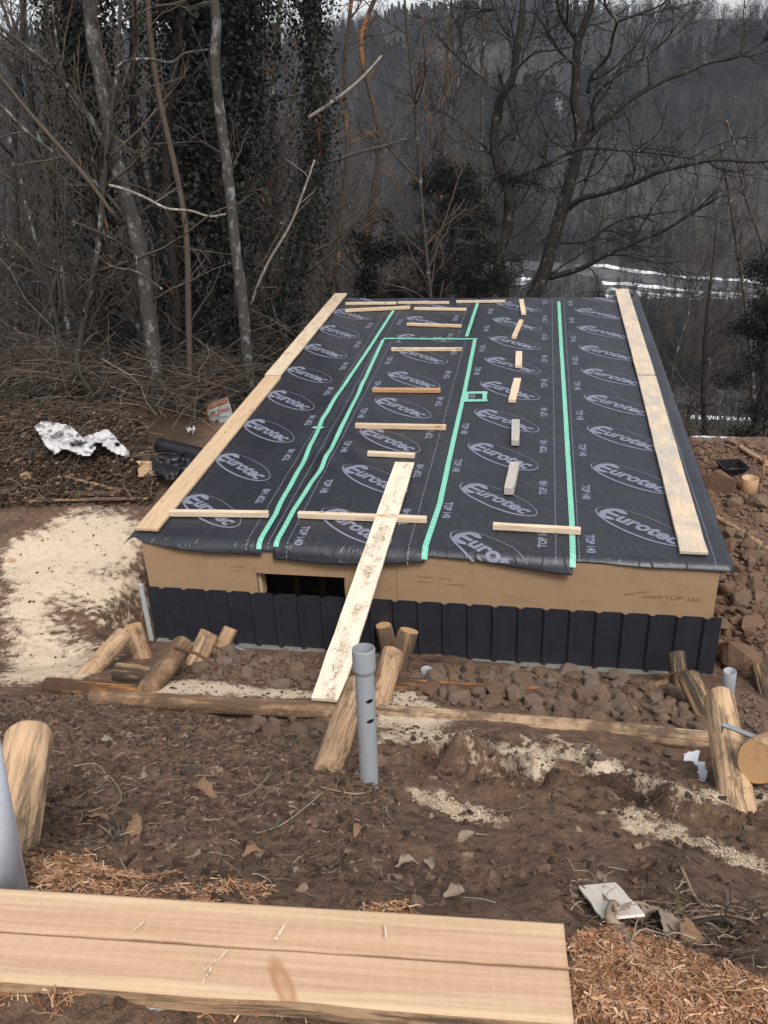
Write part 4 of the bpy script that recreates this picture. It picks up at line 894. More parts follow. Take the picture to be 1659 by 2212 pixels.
# ================================================================ right bank: tub, pole, stake
def tub():
    bm = bmesh.new(); lv = []
    for (wx, wy, z) in ((.13, .09, 0), (.165, .12, .14), (.185, .14, .14), (.185, .14, .15), (.158, .113, .15), (.122, .082, .012)):
        lv.append([bm.verts.new((sx*wx, sy*wy, z)) for sx, sy in ((-1, -1), (1, -1), (1, 1), (-1, 1))])
    for a, b in zip(lv[:-1], lv[1:]):
        for j in range(4): bm.faces.new((a[j], a[(j+1) % 4], b[(j+1) % 4], b[j]))
    bm.faces.new(lv[0][::-1]); bm.faces.new(lv[-1]); bmesh.ops.recalc_face_normals(bm, faces=bm.faces)
    bmesh.ops.bevel(bm, geom=[e for e in bm.edges if e.calc_face_angle(0) > .6], offset=.012, segments=2, affect='EDGES'); me = bpy.data.meshes.new('tub'); bm.to_mesh(me); bm.free(); return me
P = hit(1577, 1022); tag(link('mortar_tub', tub(), M['black_plastic'], loc=P-np.array([0, 0, .01]), rot=(R(6), R(4), .35), scale=1.0), 'small black plastic mortar tub on the rubble right of the roof', 'tub')
A = hit(1548, 1118, lift=.04); B = hit(1680, 1198, lift=.04); log(A, B, .036, .044, 'log', 'long brown pole lying on the bank right of the shed', 81, None)
A = hit(1645, 1052); log(A-np.array([0, 0, .1]), at_y(1652, 985, A[1]+.05), .018, .016, 'log_bark', 'thin rusty-brown stake standing at the right edge', 82, None)
A = hit(1600, 965, lift=.05); log(A, hit(1659, 1002, lift=.06), .04, .04, 'log', 'weathered pole on the bank behind the black tub', 83, None)
A = hit(1316, 1908); P = hit(1315, 1950, lift=.015)
o = lay_plank('white_offcut', hit(1290, 1915, lift=.035), hit(1348, 1985, lift=.035), .12, .008, M['pine_white'], 'pale square-cut offcut stuck in the mud near the roots', 'wood offcut', None, 84)

# ================================================================ stones
def stone_mat(name, a, b, dust):
    k = NB(name); c = k.shift(k.obj()); n1 = k.noise(c, 6, 7, .68); cc = k.mix(n1, a, b); rd = k.rnd(); cc = k.mix(k.math('MULTIPLY', rd, .45), cc, dust)
    up = k.n('ShaderNodeSeparateXYZ', {0: k.n('ShaderNodeNewGeometry').outputs['Normal']}).outputs[2]
    cc = k.mix(k.ramp(k.noise(c, 22, 6, .7), [(.52, 0.), (.66, .7)]), cc, (.085, .050, .033)); k.bump(k.math('ADD', n1, k.math('MULTIPLY', k.noise(c, 40, 4, .7), .4)), .8, .02); return k.done(cc, .92, .2)
M['stone'] = stone_mat('brown_stone', (.085, .053, .036), (.190, .125, .085), (.245, .185, .135)); M['stone_red'] = stone_mat('red_brown_stone', (.095, .053, .035), (.205, .122, .080), (.24, .17, .12)); M['stone_grey'] = stone_mat('grey_stone', (.12, .088, .066), (.235, .18, .138), (.21, .16, .12))
def hull_pts(seed, n=20):
    r = np.random.default_rng(seed); p = r.standard_normal((n, 3)); p /= np.linalg.norm(p, axis=1)[:, None]; p = p*(1-.22*r.random((n, 1))); p = np.clip(p, -.78, .78); p *= np.array([1, r.uniform(.65, .95), r.uniform(.5, .8)]); return p
def rock_mesh(seed, n=22, rough=0.):
    bm = bmesh.new()
    for q in hull_pts(seed, n): bm.verts.new(q)
    bmesh.ops.convex_hull(bm, input=bm.verts); bmesh.ops.delete(bm, geom=[q for q in bm.verts if not q.link_faces], context='VERTS')
    if rough:
        bmesh.ops.subdivide_edges(bm, edges=bm.edges[:], cuts=2, use_grid_fill=True); r = np.random.default_rng(seed)
        for q in bm.verts: q.co = q.co + q.co.normalized()*rough*(fbm(q.co.x*2.5+seed, q.co.y*2.5+q.co.z*1.7, seed, 3))
    bmesh.ops.triangulate(bm, faces=bm.faces); me = bpy.data.meshes.new('stone'); bm.to_mesh(me); bm.free()
    me.polygons.foreach_set('use_smooth', np.zeros(len(me.polygons), bool)); return me
ROCK = {m: [] for m in ('stone', 'stone_red', 'stone_grey')}
for m in ROCK:
    for s in range(9): q = rock_mesh(s*7+len(m), 24, .10); q.materials.append(M[m]); ROCK[m].append(q)
rs = np.random.default_rng(77); PLACED = []
def place_stone(P, size, m, label, group, name='stone', cat='stone', sink=.25):
    me = ROCK[m][rs.integers(9)]; o = bpy.data.objects.new(name, me); COL.objects.link(o); o.location = (P[0], P[1], P[2]+size*(.62-sink)*.6); o.scale = (size*rs.uniform(.85, 1.15), size*rs.uniform(.85, 1.15), size*rs.uniform(.8, 1.1)); o.rotation_euler = tuple(rs.uniform(-.5, .5, 2))+(rs.uniform(0, 6.28),)
    PLACED.append((P[0], P[1], size)); return tag(o, label, cat, group)
BIG = [((1556, 1052), 95, 'stone_red', 'big tan boulder touching the right roof edge below the black tub'), ((1586, 1092), 52, 'stone', 'upright angular stone right of the big tan boulder'), ((1640, 1090), 60, 'stone', 'flat angular stone in front of the orange-brown pipe stub'),
       ((1602, 1425), 112, 'stone_red', 'largest reddish boulder at the foot of the bank by the wall corner'), ((1570, 1155), 55, 'stone', 'rounded stone at the roof edge under the pole'), ((1575, 1210), 66, 'stone_grey', 'pale blocky stone beside the roof corner'), ((1622, 1205), 55, 'stone', 'brown stone right of the pale blocky one'),
       ((1600, 1300), 66, 'stone', 'angular brown stone midway up the right bank'), ((1625, 1350), 62, 'stone_red', 'flat red stone above the largest boulder'), ((1645, 1130), 48, 'stone_red', 'reddish stone near the right picture edge'),
       ((385, 1436), 52, 'stone', 'rounded stone against the mud-smeared log'), ((438, 1452), 56, 'stone', 'tan block stone in the left rubble'), ((492, 1434), 62, 'stone_grey', 'largest grey slab in the left rubble'), ((470, 1462), 44, 'stone', 'low brown stone below the grey slab'), ((535, 1420), 50, 'stone', 'flat stone at the right of the left rubble'), ((575, 1430), 46, 'stone_grey', 'pale stone at the foot of the dark wall'),
       ((755, 1660), 34, 'stone', 'single tan stone beside the grey pipe foot'), ((1370, 1965), 0, 'stone', ''), ((1640, 1985), 0, 'stone', '')]
for (q, wpx, m, lb) in BIG:
    if not wpx: continue
    P = hit(*q); dist = np.linalg.norm(P-CAM); place_stone(P, wpx*.85*dist/FPX/1.55, m, lb, None, sink=.45)
def bed(poly, n, smin, smax, mats, label, group, lift, power=2.0):
    P_ = np.array(poly); x0, y0 = P_.min(0); x1, y1 = P_.max(0); got = 0; tries = 0
    sizes = np.sort(smin+(smax-smin)*rs.random(n)**power)[::-1]
    while got < n and tries < n*14:
        tries += 1; px, py = rs.uniform(x0, x1), rs.uniform(y0, y1)
        if not poly_mask(np.array([px]), np.array([py]), poly)[0]: continue
        P = hit(px, py); s = sizes[got]
        if P[1] > -.12 and -.1 < P[0] < 5.75 and P[1] < 9.3: continue
        if any((P[0]-a)**2+(P[1]-b)**2 < (.56*(s+t))**2 for a, b, t in PLACED): continue
        mt = mats[rs.integers(len(mats))]; fx = (px-x0)/(x1-x0); fy = (py-y0)/(y1-y0)
        lb = '%s %s %s, %s, %s' % ('large' if got < n*.2 else 'middling' if got < n*.55 else 'small', {'stone': 'brown', 'stone_red': 'reddish', 'stone_grey': 'greyish'}[mt], label, ('left end', 'left of centre', 'right of centre', 'right end')[min(3, int(fx*4))], 'far side' if fy < .36 else 'near side' if fy > .66 else 'mid row')
        place_stone(P+np.array([0, 0, rs.uniform(-.3, .5)*lift]), s, mt, lb, group); got += 1
    return got
R1 = [(880, 1448), (1000, 1438), (1200, 1452), (1440, 1476), (1535, 1560), (1530, 1592), (1350, 1572), (1150, 1545), (960, 1525), (880, 1490)]
R2 = [(370, 1400), (470, 1405), (560, 1412), (690, 1425), (690, 1488), (560, 1482), (440, 1470), (360, 1450)]
R3 = [(1553, 1180), (1600, 1150), (1659, 1180), (1659, 1430), (1555, 1440), (1548, 1300)]
R4 = [(530, 1560), (620, 1555), (705, 1560), (690, 1630), (640, 1625), (560, 1600)]
R5 = [(1500, 960), (1600, 950), (1659, 970), (1659, 1150), (1570, 1110)]
R6 = [(1560, 1500), (1659, 1520), (1659, 1600), (1600, 1560)]
R7 = [(1230, 1600), (1460, 1625), (1450, 1655), (1260, 1640)]
ST = ['stone', 'stone', 'stone_red', 'stone', 'stone', 'stone_grey']
bed(R1, 150, .042, .155, ST, 'stone in the right rubble bed', 'stones of the right rubble bed', .05, 2.4)
bed(R2, 42, .042, .14, ST, 'stone in the left rubble', 'stones of the left rubble bed', .04)
bed(R3, 80, .045, .14, ['stone_red', 'stone_red', 'stone'], 'stone on the right bank', 'stones of the right bank', .08)
bed(R4, 16, .06, .10, ['stone'], 'stone under the muddy log', 'stones under the muddy log', .03)
bed(R5, 26, .04, .12, ['stone_red', 'stone'], 'stone on the spoil bank', 'stones of the upper bank', .03)
bed(R6, 14, .03, .07, ST, 'stone between the right-edge logs', 'stones at the right edge', .03)
bed(R7, 8, .04, .065, ['stone_grey', 'stone'], 'stone before the pale log', 'stones before the pale log', .02)
# the countless small stuff between them
def chunk_cloud(name, polys, n, smin, smax, mat, label, cat, lift=.0, seed=1, flat=.7):
    r = np.random.default_rng(seed); proto = [rock_mesh(500+i, 10) for i in range(5)]; PV = []; PF = []
    for me in proto:
        a = np.empty(len(me.vertices)*3); me.vertices.foreach_get('co', a); PV.append(a.reshape(-1, 3)); PF.append(np.array([p.vertices[:] for p in me.polygons])); bpy.data.meshes.remove(me)
    V = []; F = []; b = 0
    for poly in polys:
        poly = np.array(xy(hitv(poly))); x0, y0 = poly.min(0); x1, y1 = poly.max(0); m = int(n*4); X_ = r.uniform(x0, x1, m); Y_ = r.uniform(y0, y1, m); ok = poly_mask(X_, Y_, [tuple(q) for q in poly]); X_ = X_[ok][:n]; Y_ = Y_[ok][:n]
        keep = ~((Y_ > -.1) & (X_ > -.05) & (X_ < 5.7) & (Y_ < 9.3)); X_ = X_[keep]; Y_ = Y_[keep]; Z_ = h(X_, Y_)
        for x, y, z in zip(X_, Y_, Z_):
            i = r.integers(5); s = smin+(smax-smin)*r.random()**2.5; a = r.uniform(0, 6.28); ca, sa = math.cos(a), math.sin(a); q = PV[i]*s*np.array([1, 1, flat]); q = np.stack([q[:, 0]*ca-q[:, 1]*sa+x, q[:, 0]*sa+q[:, 1]*ca+y, q[:, 2]+z+s*.15+lift*r.random()], 1); V.append(q); F.append(PF[i]+b); b += len(q)
    return tag(link(name, npmesh(name, np.concatenate(V), np.concatenate(F)), mat), label, cat, None, 'stuff')
chunk_cloud('gravel', [R1, R2, R6], 900, .008, .038, M['stone'], 'small brown gravel filling the rubble beds', 'gravel', .02, 3)
chunk_cloud('gravel', [R3, R5], 900, .012, .06, M['stone_red'], 'small reddish rubble covering the right bank', 'gravel', .02, 4)
# ================================================================ trees
def bark(name, a, b, lichen=0., lcol=(.34, .35, .32), orange=0.):
    k = NB(name); c = k.shift(k.obj()); n = k.noise(k.map(c, (5, 5, 1.6)), 3.5, 6, .65); cc = k.mix(n, a, b)
    if lichen: cc = k.mix(k.ramp(k.noise(k.map(c, (1, 1, .7)), 7, 7, .7), [(.60-.2*lichen, 0.), (.68-.18*lichen, .95)]), cc, lcol)
    if orange: cc = k.mix(k.ramp(k.noise(k.map(c, (1, 1, .5)), 1.6, 6, .65), [(.62-.2*orange, 0.), (.70-.2*orange, .85)]), cc, (.33, .15, .06))
    k.bump(n, .6, .02); return k.done(cc, .92, .15)
M['bark'] = bark('dark_bark', (.022, .019, .017), (.055, .048, .041)); M['bark_lichen'] = bark('lichen_bark', (.036, .033, .029), (.080, .074, .065), .36, (.20, .20, .19)); M['bark_grey'] = bark('grey_bark', (.034, .031, .027), (.078, .071, .061), .15, orange=.08)
M['bark_peel'] = bark('peeling_bark', (.055, .044, .035), (.125, .096, .074), 0., orange=.28); M['bark_pale'] = bark('bleached_wood', (.12, .105, .09), (.27, .24, .205), .25, (.40, .37, .33)); M['bark_moss'] = bark('mottled_bark', (.015, .0135, .012), (.040, .036, .031), .22, (.14, .138, .122))
M['bark_orange'] = bark('algae_bark', (.045, .037, .031), (.095, .076, .060), 0., orange=.35); M['twig'] = bark('twig_bark', (.042, .037, .032), (.105, .093, .079)); M['twig_far'] = bark('far_twigs', (.017, .0168, .017), (.040, .039, .0385))
M['twig_brown'] = bark('brown_twigs', (.048, .039, .031), (.110, .090, .071))
def leafmat(name, a, b, brown=0.):
    k = NB(name); c = k.obj(); cc = k.mix(k.noise(c, 30, 3), a, b)
    if brown: cc = k.mix(k.ramp(k.noise(c, 2.5, 4), [(.58-.1*brown, 0.), (.68, .9)]), cc, (.16, .085, .045))
    return k.done(cc, .6, .18)
M['ivy'] = leafmat('ivy_leaf', (.007, .0075, .0055), (.026, .0275, .020), 0.); M['yew'] = leafmat('evergreen_leaf', (.004, .005, .004), (.014, .016, .011)); M['dry_leaf'] = leafmat('dry_leaf', (.12, .07, .04), (.28, .17, .10))
def bent(rng, p, d, L, r0, r1, n, wob, up):
    """a wandering twig: list of points and radii"""
    pts = [p]; x, y, z = p; dx, dy, dz = d; s = L/n
    for i in range(n):
        dx += rng.gauss(0, wob); dy += rng.gauss(0, wob); dz += rng.gauss(0, wob)+up
        l = math.sqrt(dx*dx+dy*dy+dz*dz); dx /= l; dy /= l; dz /= l; x += dx*s; y += dy*s; z += dz*s; pts.append((x, y, z))
    return np.array(pts), np.linspace(r0, r1, n+1)
def sprout(rng, tubes, P, rad, lvl, spec):
    """children along a limb; spec: per level (count per metre, length range, angle, n points, sides, wobble, up)"""
    if lvl >= len(spec): return
    cnt, (l0, l1), ang, n, sd, wob, up, lo, rmin = spec[lvl]
    seg = np.diff(P, axis=0); ln = np.sqrt((seg**2).sum(1)); tot = ln.sum(); m = cnt*tot; m = int(m)+(rng.random() < m-int(m))
    cum = np.concatenate([[0], np.cumsum(ln)])
    for _ in range(m):
        t = tot*(lo+(1-lo)*rng.random()); i = min(int(np.searchsorted(cum, t))-1, len(ln)-1); i = max(i, 0); f = (t-cum[i])/max(ln[i], 1e-6)
        p = P[i]+seg[i]*f; d = seg[i]/max(ln[i], 1e-6); rr = rad[i]+(rad[i+1]-rad[i])*f
        q = np.array([rng.gauss(0, 1), rng.gauss(0, 1), rng.gauss(0, 1)]); q -= d*(q@d); q /= np.linalg.norm(q)+1e-9
        a = math.radians(rng.gauss(ang, ang*.22)); dd = d*math.cos(a)+q*math.sin(a); L = rng.uniform(l0, l1)*(1-.45*t/tot); r0 = max(rmin, min(rr*.62, L*.013+.002))
        Q, rq = bent(rng, tuple(p), tuple(dd), L, r0, max(rmin*.55, r0*.25), n, wob, up); tubes.append((Q, rq, sd)); sprout(rng, tubes, Q, rq, lvl+1, spec)
SPEC_MED = [(2.3, (.9, 2.6), 55, 6, 5, .16, .04, .2, .009), (3.8, (.35, 1.1), 48, 4, 3, .22, .03, .15, .0065), (4.0, (.15, .5), 45, 3, 3, .25, .02, .15, .0045)]
SPEC_LIMB = [(2.2, (.6, 1.9), 50, 6, 4, .20, .05, .15, .008), (3.6, (.3, .9), 48, 4, 3, .24, .04, .15, .005), (3.2, (.15, .45), 45, 3, 3, .28, .03, .15, .0035)]
def px_path(pts, y0, dys=None, n=None):
    """photo polyline (px, py) at depth y0 (+ dy along it) -> smooth world path"""
    P = np.array([at_y(px, py, y0+(dys[i] if dys is not None else 0)) for i, (px, py) in enumerate(pts)]); m = len(P); n = n or m*4
    t = np.linspace(0, m-1, n); i = np.clip(t.astype(int), 0, m-2); f = (t-i)[:, None]; Pm = np.vstack([2*P[0]-P[1], P, 2*P[-1]-P[-2]]); a, b, c_, d_ = Pm[i], Pm[i+1], Pm[i+2], Pm[i+3]
    return .5*((2*b)+(-a+c_)*f+(2*a-5*b+4*c_-d_)*f**2+(-a+3*b-3*c_+d_)*f**3)
def wrad(P, w0, w1, k=1.): 
    d = np.linalg.norm(P-CAM, axis=1); return np.linspace(w0, w1, len(P))*.5*d/FPX*k
def ivy(P, rad, n, spread, seed, size=.06):
    r = np.random.default_rng(seed); t = r.random(n)*(len(P)-1); i = t.astype(int); f = (t-i)[:, None]; c = P[i]*(1-f)+P[np.minimum(i+1, len(P)-1)]*f; rr = rad[i]
    clump = .55+.9*vn(t*1.7, r.integers(0, 3, n)*1., seed); a = r.uniform(0, 2*np.pi, n); dist = rr+spread*clump*(r.random(n)**1.5)
    c = c+np.stack([np.cos(a)*dist, np.sin(a)*dist, r.normal(0, .12, n)], 1); return leaves_at(c, r, size, np.stack([np.cos(a), np.sin(a), np.zeros(n)], 1))
def leaves_at(c, r, size, out=None):
    n = len(c); s = size*r.uniform(.5, 1.25, n)[:, None]; d = r.standard_normal((n, 3)); d[:, 2] -= .9; d /= np.linalg.norm(d, axis=1)[:, None]
    q = np.cross(d, r.standard_normal((n, 3))+(out*1.5 if out is not None else 0)); q /= np.linalg.norm(q, axis=1)[:, None]; nn = np.cross(d, q)
    v = np.stack([c, c+d*s*.45+q*s*.48+nn*s*.12, c+d*s, c+d*s*.45-q*s*.48+nn*s*.12], 1).reshape(-1, 3); b = np.arange(n)*4
    return v, np.concatenate([np.stack([b, b+1, b+2], -1), np.stack([b, b+2, b+3], -1)])
def add_tree(name, label, trunk, trad, mat, twigs=None, extra=(), ivyspec=None, twmat='twig', cat='tree', group=None, seed=1, sides=12, spec=None, limbs=(), ivymat='ivy'):
    rng = random.Random(seed); base_ = trunk[0]; root = empty(name, base_)
    tub_ = [(trunk-base_, trad, sides)]; link('trunk', tubes_mesh('trunk', tub_), M[mat], root)
    tw = []
    for (P, rr) in limbs:
        o = link('branch', tubes_mesh('branch', [(P-base_, rr, 7)]), M[mat], root)
        sprout(rng, tw, P-base_, rr, 0, spec or SPEC_LIMB)
    sprout(rng, tw, trunk-base_, trad, 0, twigs or SPEC_MED)
    if tw: tag(link('crown', tubes_mesh('crown', tw), M[twmat], root), kind='stuff')
    if ivyspec:
        n, sp, sz = ivyspec; v, f = ivy(trunk-base_, trad, n, sp, seed+5, sz); tag(link('ivy_leaves', npmesh('ivy_leaves', v, f), M[ivymat], root), kind='stuff')
    return tag(root, label, cat, group)
def ground_foot(P, rad):      # carry a trunk down to the ground
    p = P[0]; z = float(h(p[0], p[1]))-.25
    if p[2] > z+.1: d = P[0]-P[1]; d /= np.linalg.norm(d); q = p+np.array([d[0]*.3, d[1]*.3, z-p[2]]); P = np.vstack([q, P]); rad = np.concatenate([[rad[0]*1.15], rad])
    return P, rad
Z2 = lambda L: [(829.5+a/2, b/2) for a, b in L]; Z1 = lambda L: [(a/2, b/2) for a, b in L]
GN = 'trees of the left thicket'
def left_tree(zp, y0, w0, w1, mat, label, seed, dys=None, ivyspec=None, limbs=(), twmat='twig', spec=None, name='tree', group=GN, ivymat='ivy', twigs=None):
    P = px_path(Z1(zp), y0, dys); rd = wrad(P, w0/2, w1/2); P, rd = ground_foot(P, rd)
    LB = []
    for (lp, dy0, dy1, a, b) in limbs: q = px_path(Z1(lp), y0, np.linspace(dy0, dy1, len(lp))); LB.append((q, wrad(q, a/2, b/2)))
    return add_tree(name, label, P, rd, mat, limbs=LB, ivyspec=ivyspec, twmat=twmat, seed=seed, group=group, spec=spec, ivymat=ivymat, twigs=twigs)
SP = [(.9, (.7, 2.0), 55, 6, 4, .18, .03, .25, .009), (3.4, (.3, .9), 48, 4, 3, .24, .02, .15, .006), (3.4, (.15, .45), 45, 3, 3, .28, .02, .15, .0045)]
left_tree([(705, 1900), (640, 1330), (600, 1050), (545, 850), (500, 680), (455, 450), (430, 300), (405, 200), (390, 60), (385, -60), (380, -260)], 5.6, 66, 42, 'bark_lichen', 'thick grey lichen-mottled tree trunk leaning left, ivy on its upper part', 201, twigs=SP,
          limbs=[([(480, 670), (370, 480), (250, 320), (150, 230), (0, 120), (-120, 60)], 0, -.8, 24, 12), ([(250, 320), (235, 290), (265, 240)], -.3, -.5, 12, 8), ([(560, 970), (470, 850), (330, 720), (150, 600), (0, 450), (-100, 380)], 0, -.7, 16, 10)])
left_tree([(1085, 1760), (1050, 1330), (1020, 1100), (990, 800), (960, 560), (930, 300), (935, 100), (925, 0), (920, -80), (915, -260)], 6.3, 48, 32, 'bark_lichen', 'slender pale lichen-spotted trunk left of the roof ridge of planks', 202, twigs=SP)
left_tree([(830, 1880), (815, 1400), (810, 1100), (790, 900), (740, 650), (700, 480), (665, 280), (645, 100), (640, -20), (630, -200)], 5.9, 26, 18, 'bark_peel', 'thin orange-brown peeling trunk between two lichen trunks', 203, twigs=SP)
left_tree([(900, 1800), (880, 1300), (870, 900), (860, 500), (850, 100), (850, -60), (850, -260)], 7.6, 74, 66, 'bark', 'massive trunk wrapped in dark ivy behind the pale slender one', 204, ivyspec=(24000, .95, .085), twigs=SP)
left_tree([(1220, 1500), (1250, 1300), (1310, 1050), (1340, 850), (1370, 600), (1365, 350), (1345, 80), (1340, -60), (1340, -220)], 8.6, 50, 40, 'bark_grey', 'ivy-clad slim trunk above the far left roof corner with a broken pale branch', 205, ivyspec=(8000, .36, .065), twmat='twig_brown',
          limbs=[([(1375, 720), (1480, 680), (1560, 655), (1660, 630), (1760, 600)], 0, .6, 18, 9), ([(1340, 960), (1260, 980), (1150, 920), (1080, 830)], 0, -.5, 12, 6)])
left_tree([(770, 1840), (760, 1300), (735, 1000), (722, 600), (780, 100), (790, -160)], 7.0, 40, 32, 'bark', 'dark straight trunk behind the thin peeling one', 206, twigs=SP)
left_tree([(700, 1800), (690, 1150), (640, 900), (580, 600), (575, 100), (570, -160)], 7.8, 34, 26, 'bark', 'dark thin trunk right of the thick lichen trunk', 207, twigs=SP)
left_tree([(470, 1700), (440, 1000), (400, 500), (345, 200), (330, 0), (325, -200)], 7.2, 46, 60, 'bark', 'leaning trunk with a bushy ivy head at the upper left', 208, ivyspec=(11000, .55, .075), twigs=SP)
left_tree([(980, 1820), (960, 1300), (1000, 900), (1040, 500), (1060, 100), (1070, -200)], 8.6, 34, 28, 'bark', 'ivy-hung trunk right of the pale slender trunk', 209, ivyspec=(13000, .75, .078), twigs=SP)
left_tree([(180, 1750), (240, 1200), (200, 700), (210, 300), (190, -160)], 9.5, 26, 18, 'bark_grey', 'thin grey trunk at the far left among brush', 210)
left_tree([(60, 1700), (80, 1200), (60, 600), (100, 100), (90, -160)], 10.5, 26, 20, 'bark_grey', 'thin grey trunk closest to the left picture edge', 211)
left_tree([(1180, 1650), (1160, 1200), (1190, 800), (1180, 400), (1220, -100)], 10.5, 24, 16, 'bark_grey', 'thin grey trunk between the ivy-hung and the ivy-clad trunks', 212, twmat='twig_brown')
left_tree([(1480, 1500), (1460, 1100), (1500, 700), (1490, 300), (1530, -100)], 11.5, 22, 14, 'bark_orange', 'slim tree with orange algae on its bark beside the ivy-clad slim trunk', 213, twmat='bark_orange')
left_tree([(1600, 1450), (1590, 1000), (1640, 600), (1560, 200), (1660, -100)], 13.0, 26, 16, 'bark_orange', 'slim orange-stained tree above the middle of the far eave', 214, twmat='bark_orange')
# dead poles and hanging branches
def dead(zp, y0, dy, w0, w1, mat, label, seed, tw=True):
    P = px_path(Z1(zp), y0, np.linspace(0, dy, len(zp))); rd = wrad(P, w0/2, w1/2); b0 = P[0].copy(); root = empty('dead_branch', b0); link('limb', tubes_mesh('limb', [(P-b0, rd, 8)]), M[mat], root); t = []
    if tw: sprout(random.Random(seed), t, P-b0, rd, 0, [(1.0, (.25, .9), 45, 5, 4, .22, .02, .2, .005), (2, (.12, .4), 45, 3, 3, .25, .02, .2, .003)])
    if t: tag(link('side_twigs', tubes_mesh('side_twigs', t), M[mat], root), kind='stuff')
    tag(root, label, 'branch', 'dead branches hung up in the left thicket')
dead([(500, 940), (350, 740), (130, 490), (0, 330), (-80, 240)], 4.6, -.6, 15, 14, 'bark_peel', 'long brown dead pole leaning out to the left picture edge', 221)
dead([(470, 800), (530, 815), (620, 850), (720, 900), (820, 910), (905, 935), (975, 925)], 5.2, .3, 12, 8, 'bark_pale', 'bleached crooked branch caught across the trunks', 222)
dead([(580, 1100), (500, 1040), (420, 1000), (310, 955)], 5.2, -.5, 11, 8, 'bark_grey', 'broken grey branch below the bleached crooked one', 223)
dead([(700, 1250), (590, 1175), (480, 1150), (400, 1080)], 5.0, -.4, 10, 6, 'bark_grey', 'curved grey branch low in front of the thick lichen trunk', 224)
dead([(1330, 510), (1450, 430), (1560, 340), (1650, 240)], 8.2, .8, 15, 9, 'bark_pale', 'snapped pale branch pointing up right from the ivy-clad trunk', 225, False)
dead([(1080, 1320), (1150, 1150), (1250, 980), (1310, 830), (1360, 690)], 7.6, .3, 13, 8, 'bark_pale', 'pale leaning stick at the foot of the ivy-clad slim trunk', 226)
dead([(500, 300), (540, 265), (640, 255), (740, 270), (800, 230), (900, 215)], 5.0, .3, 12, 9, 'bark_grey', 'grey crooked branch crossing the upper trunks', 227)

# the twin-stemmed tree behind the roof
YT = 15.5
def tl(lp, dy0, dy1, a, b): q = px_path(Z2(lp), YT, np.linspace(dy0, dy1, len(lp))); return (q, wrad(q, a/2, b/2))
st1 = px_path(Z2([(560, 1340), (510, 1240), (495, 1100), (530, 1000), (540, 830), (500, 740), (475, 600), (500, 440), (520, 400), (560, 320), (575, 200), (595, 80), (600, -40), (600, -240)]), YT); r1 = wrad(st1, 27, 9); st1, r1 = ground_foot(st1, r1)
SPT = [(2.6, (.8, 2.7), 48, 7, 4, .20, .05, .08, .012), (4.8, (.4, 1.3), 46, 5, 3, .24, .04, .1, .009), (4.6, (.2, .7), 45, 4, 3, .28, .03, .12, .0065)]
add_tree('tree', 'left stem of the twin dark bare trees behind the far eave', st1, r1, 'bark_moss', spec=SPT, twigs=SPT, twmat='bark_moss', seed=231, group='twin bare trees behind the shed', limbs=[
    tl([(535, 815), (610, 750), (720, 700), (810, 655), (900, 640), (1040, 650), (1200, 665), (1350, 690)], 0, -1.2, 20, 7), tl([(540, 395), (490, 390), (430, 340), (340, 270), (270, 200), (200, 120)], 0, .8, 12, 6), tl([(495, 1090), (420, 1010), (330, 970), (260, 900), (190, 830), (150, 690)], 0, -.9, 17, 7),
    tl([(510, 1240), (440, 1180), (380, 1130), (330, 1110), (240, 1130)], 0, .7, 17, 9), tl([(480, 690), (420, 620), (340, 560), (300, 510), (190, 460), (130, 420)], 0, 1.2, 10, 5), tl([(560, 310), (650, 230), (740, 215), (850, 190)], 0, -.8, 10, 5), tl([(575, 170), (520, 130), (490, 60), (460, 0), (420, -120)], 0, .7, 13, 8), tl([(605, 750), (640, 660), (590, 600), (560, 510), (530, 430)], 0, .5, 10, 5)])
st2 = px_path(Z2([(610, 1400), (640, 1290), (690, 1180), (730, 1040), (770, 900), (810, 760), (840, 640), (845, 540), (825, 440), (830, 330), (835, 200), (860, 120), (890, 40), (905, -40), (930, -240)]), YT+.5); r2 = wrad(st2, 31, 9); st2, r2 = ground_foot(st2, r2)
add_tree('tree', 'right stem of the twin dark bare trees, with long limbs reaching right', st2, r2, 'bark_moss', spec=SPT, twigs=SPT, twmat='bark_moss', seed=232, group='twin bare trees behind the shed', limbs=[
    tl([(775, 915), (850, 860), (960, 830), (1080, 790), (1180, 745), (1300, 715), (1440, 690), (1600, 700), (1700, 690)], .5, -1., 28, 8), tl([(855, 630), (930, 540), (1000, 480), (1080, 420), (1200, 350), (1310, 310), (1400, 270), (1540, 240), (1680, 150)], .5, 2., 30, 9),
    tl([(715, 1200), (850, 1160), (960, 1100), (1100, 1040), (1220, 990), (1330, 920), (1450, 850)], .5, -.6, 26, 8), tl([(735, 1050), (880, 1040), (960, 985), (1080, 935), (1180, 960)], .5, 1.4, 14, 6), tl([(835, 180), (770, 80), (745, 0), (720, -120)], .5, 0, 16, 10), tl([(880, 400), (900, 320), (970, 240), (990, 150), (1005, 90), (960, 30), (940, -90)], .6, -.6, 15, 8),
    tl([(830, 290), (740, 200), (700, 130), (640, 40)], .5, 1.1, 11, 6), tl([(905, 560), (905, 430), (990, 340), (1080, 280), (1200, 190), (1300, 60)], .5, -.4, 11, 6), tl([(1005, 95), (1100, 60), (1200, 20), (1290, -60)], .3, .2, 9, 5), tl([(950, 1100), (1060, 1105), (1180, 1135), (1300, 1130)], .2, .6, 10, 4)])
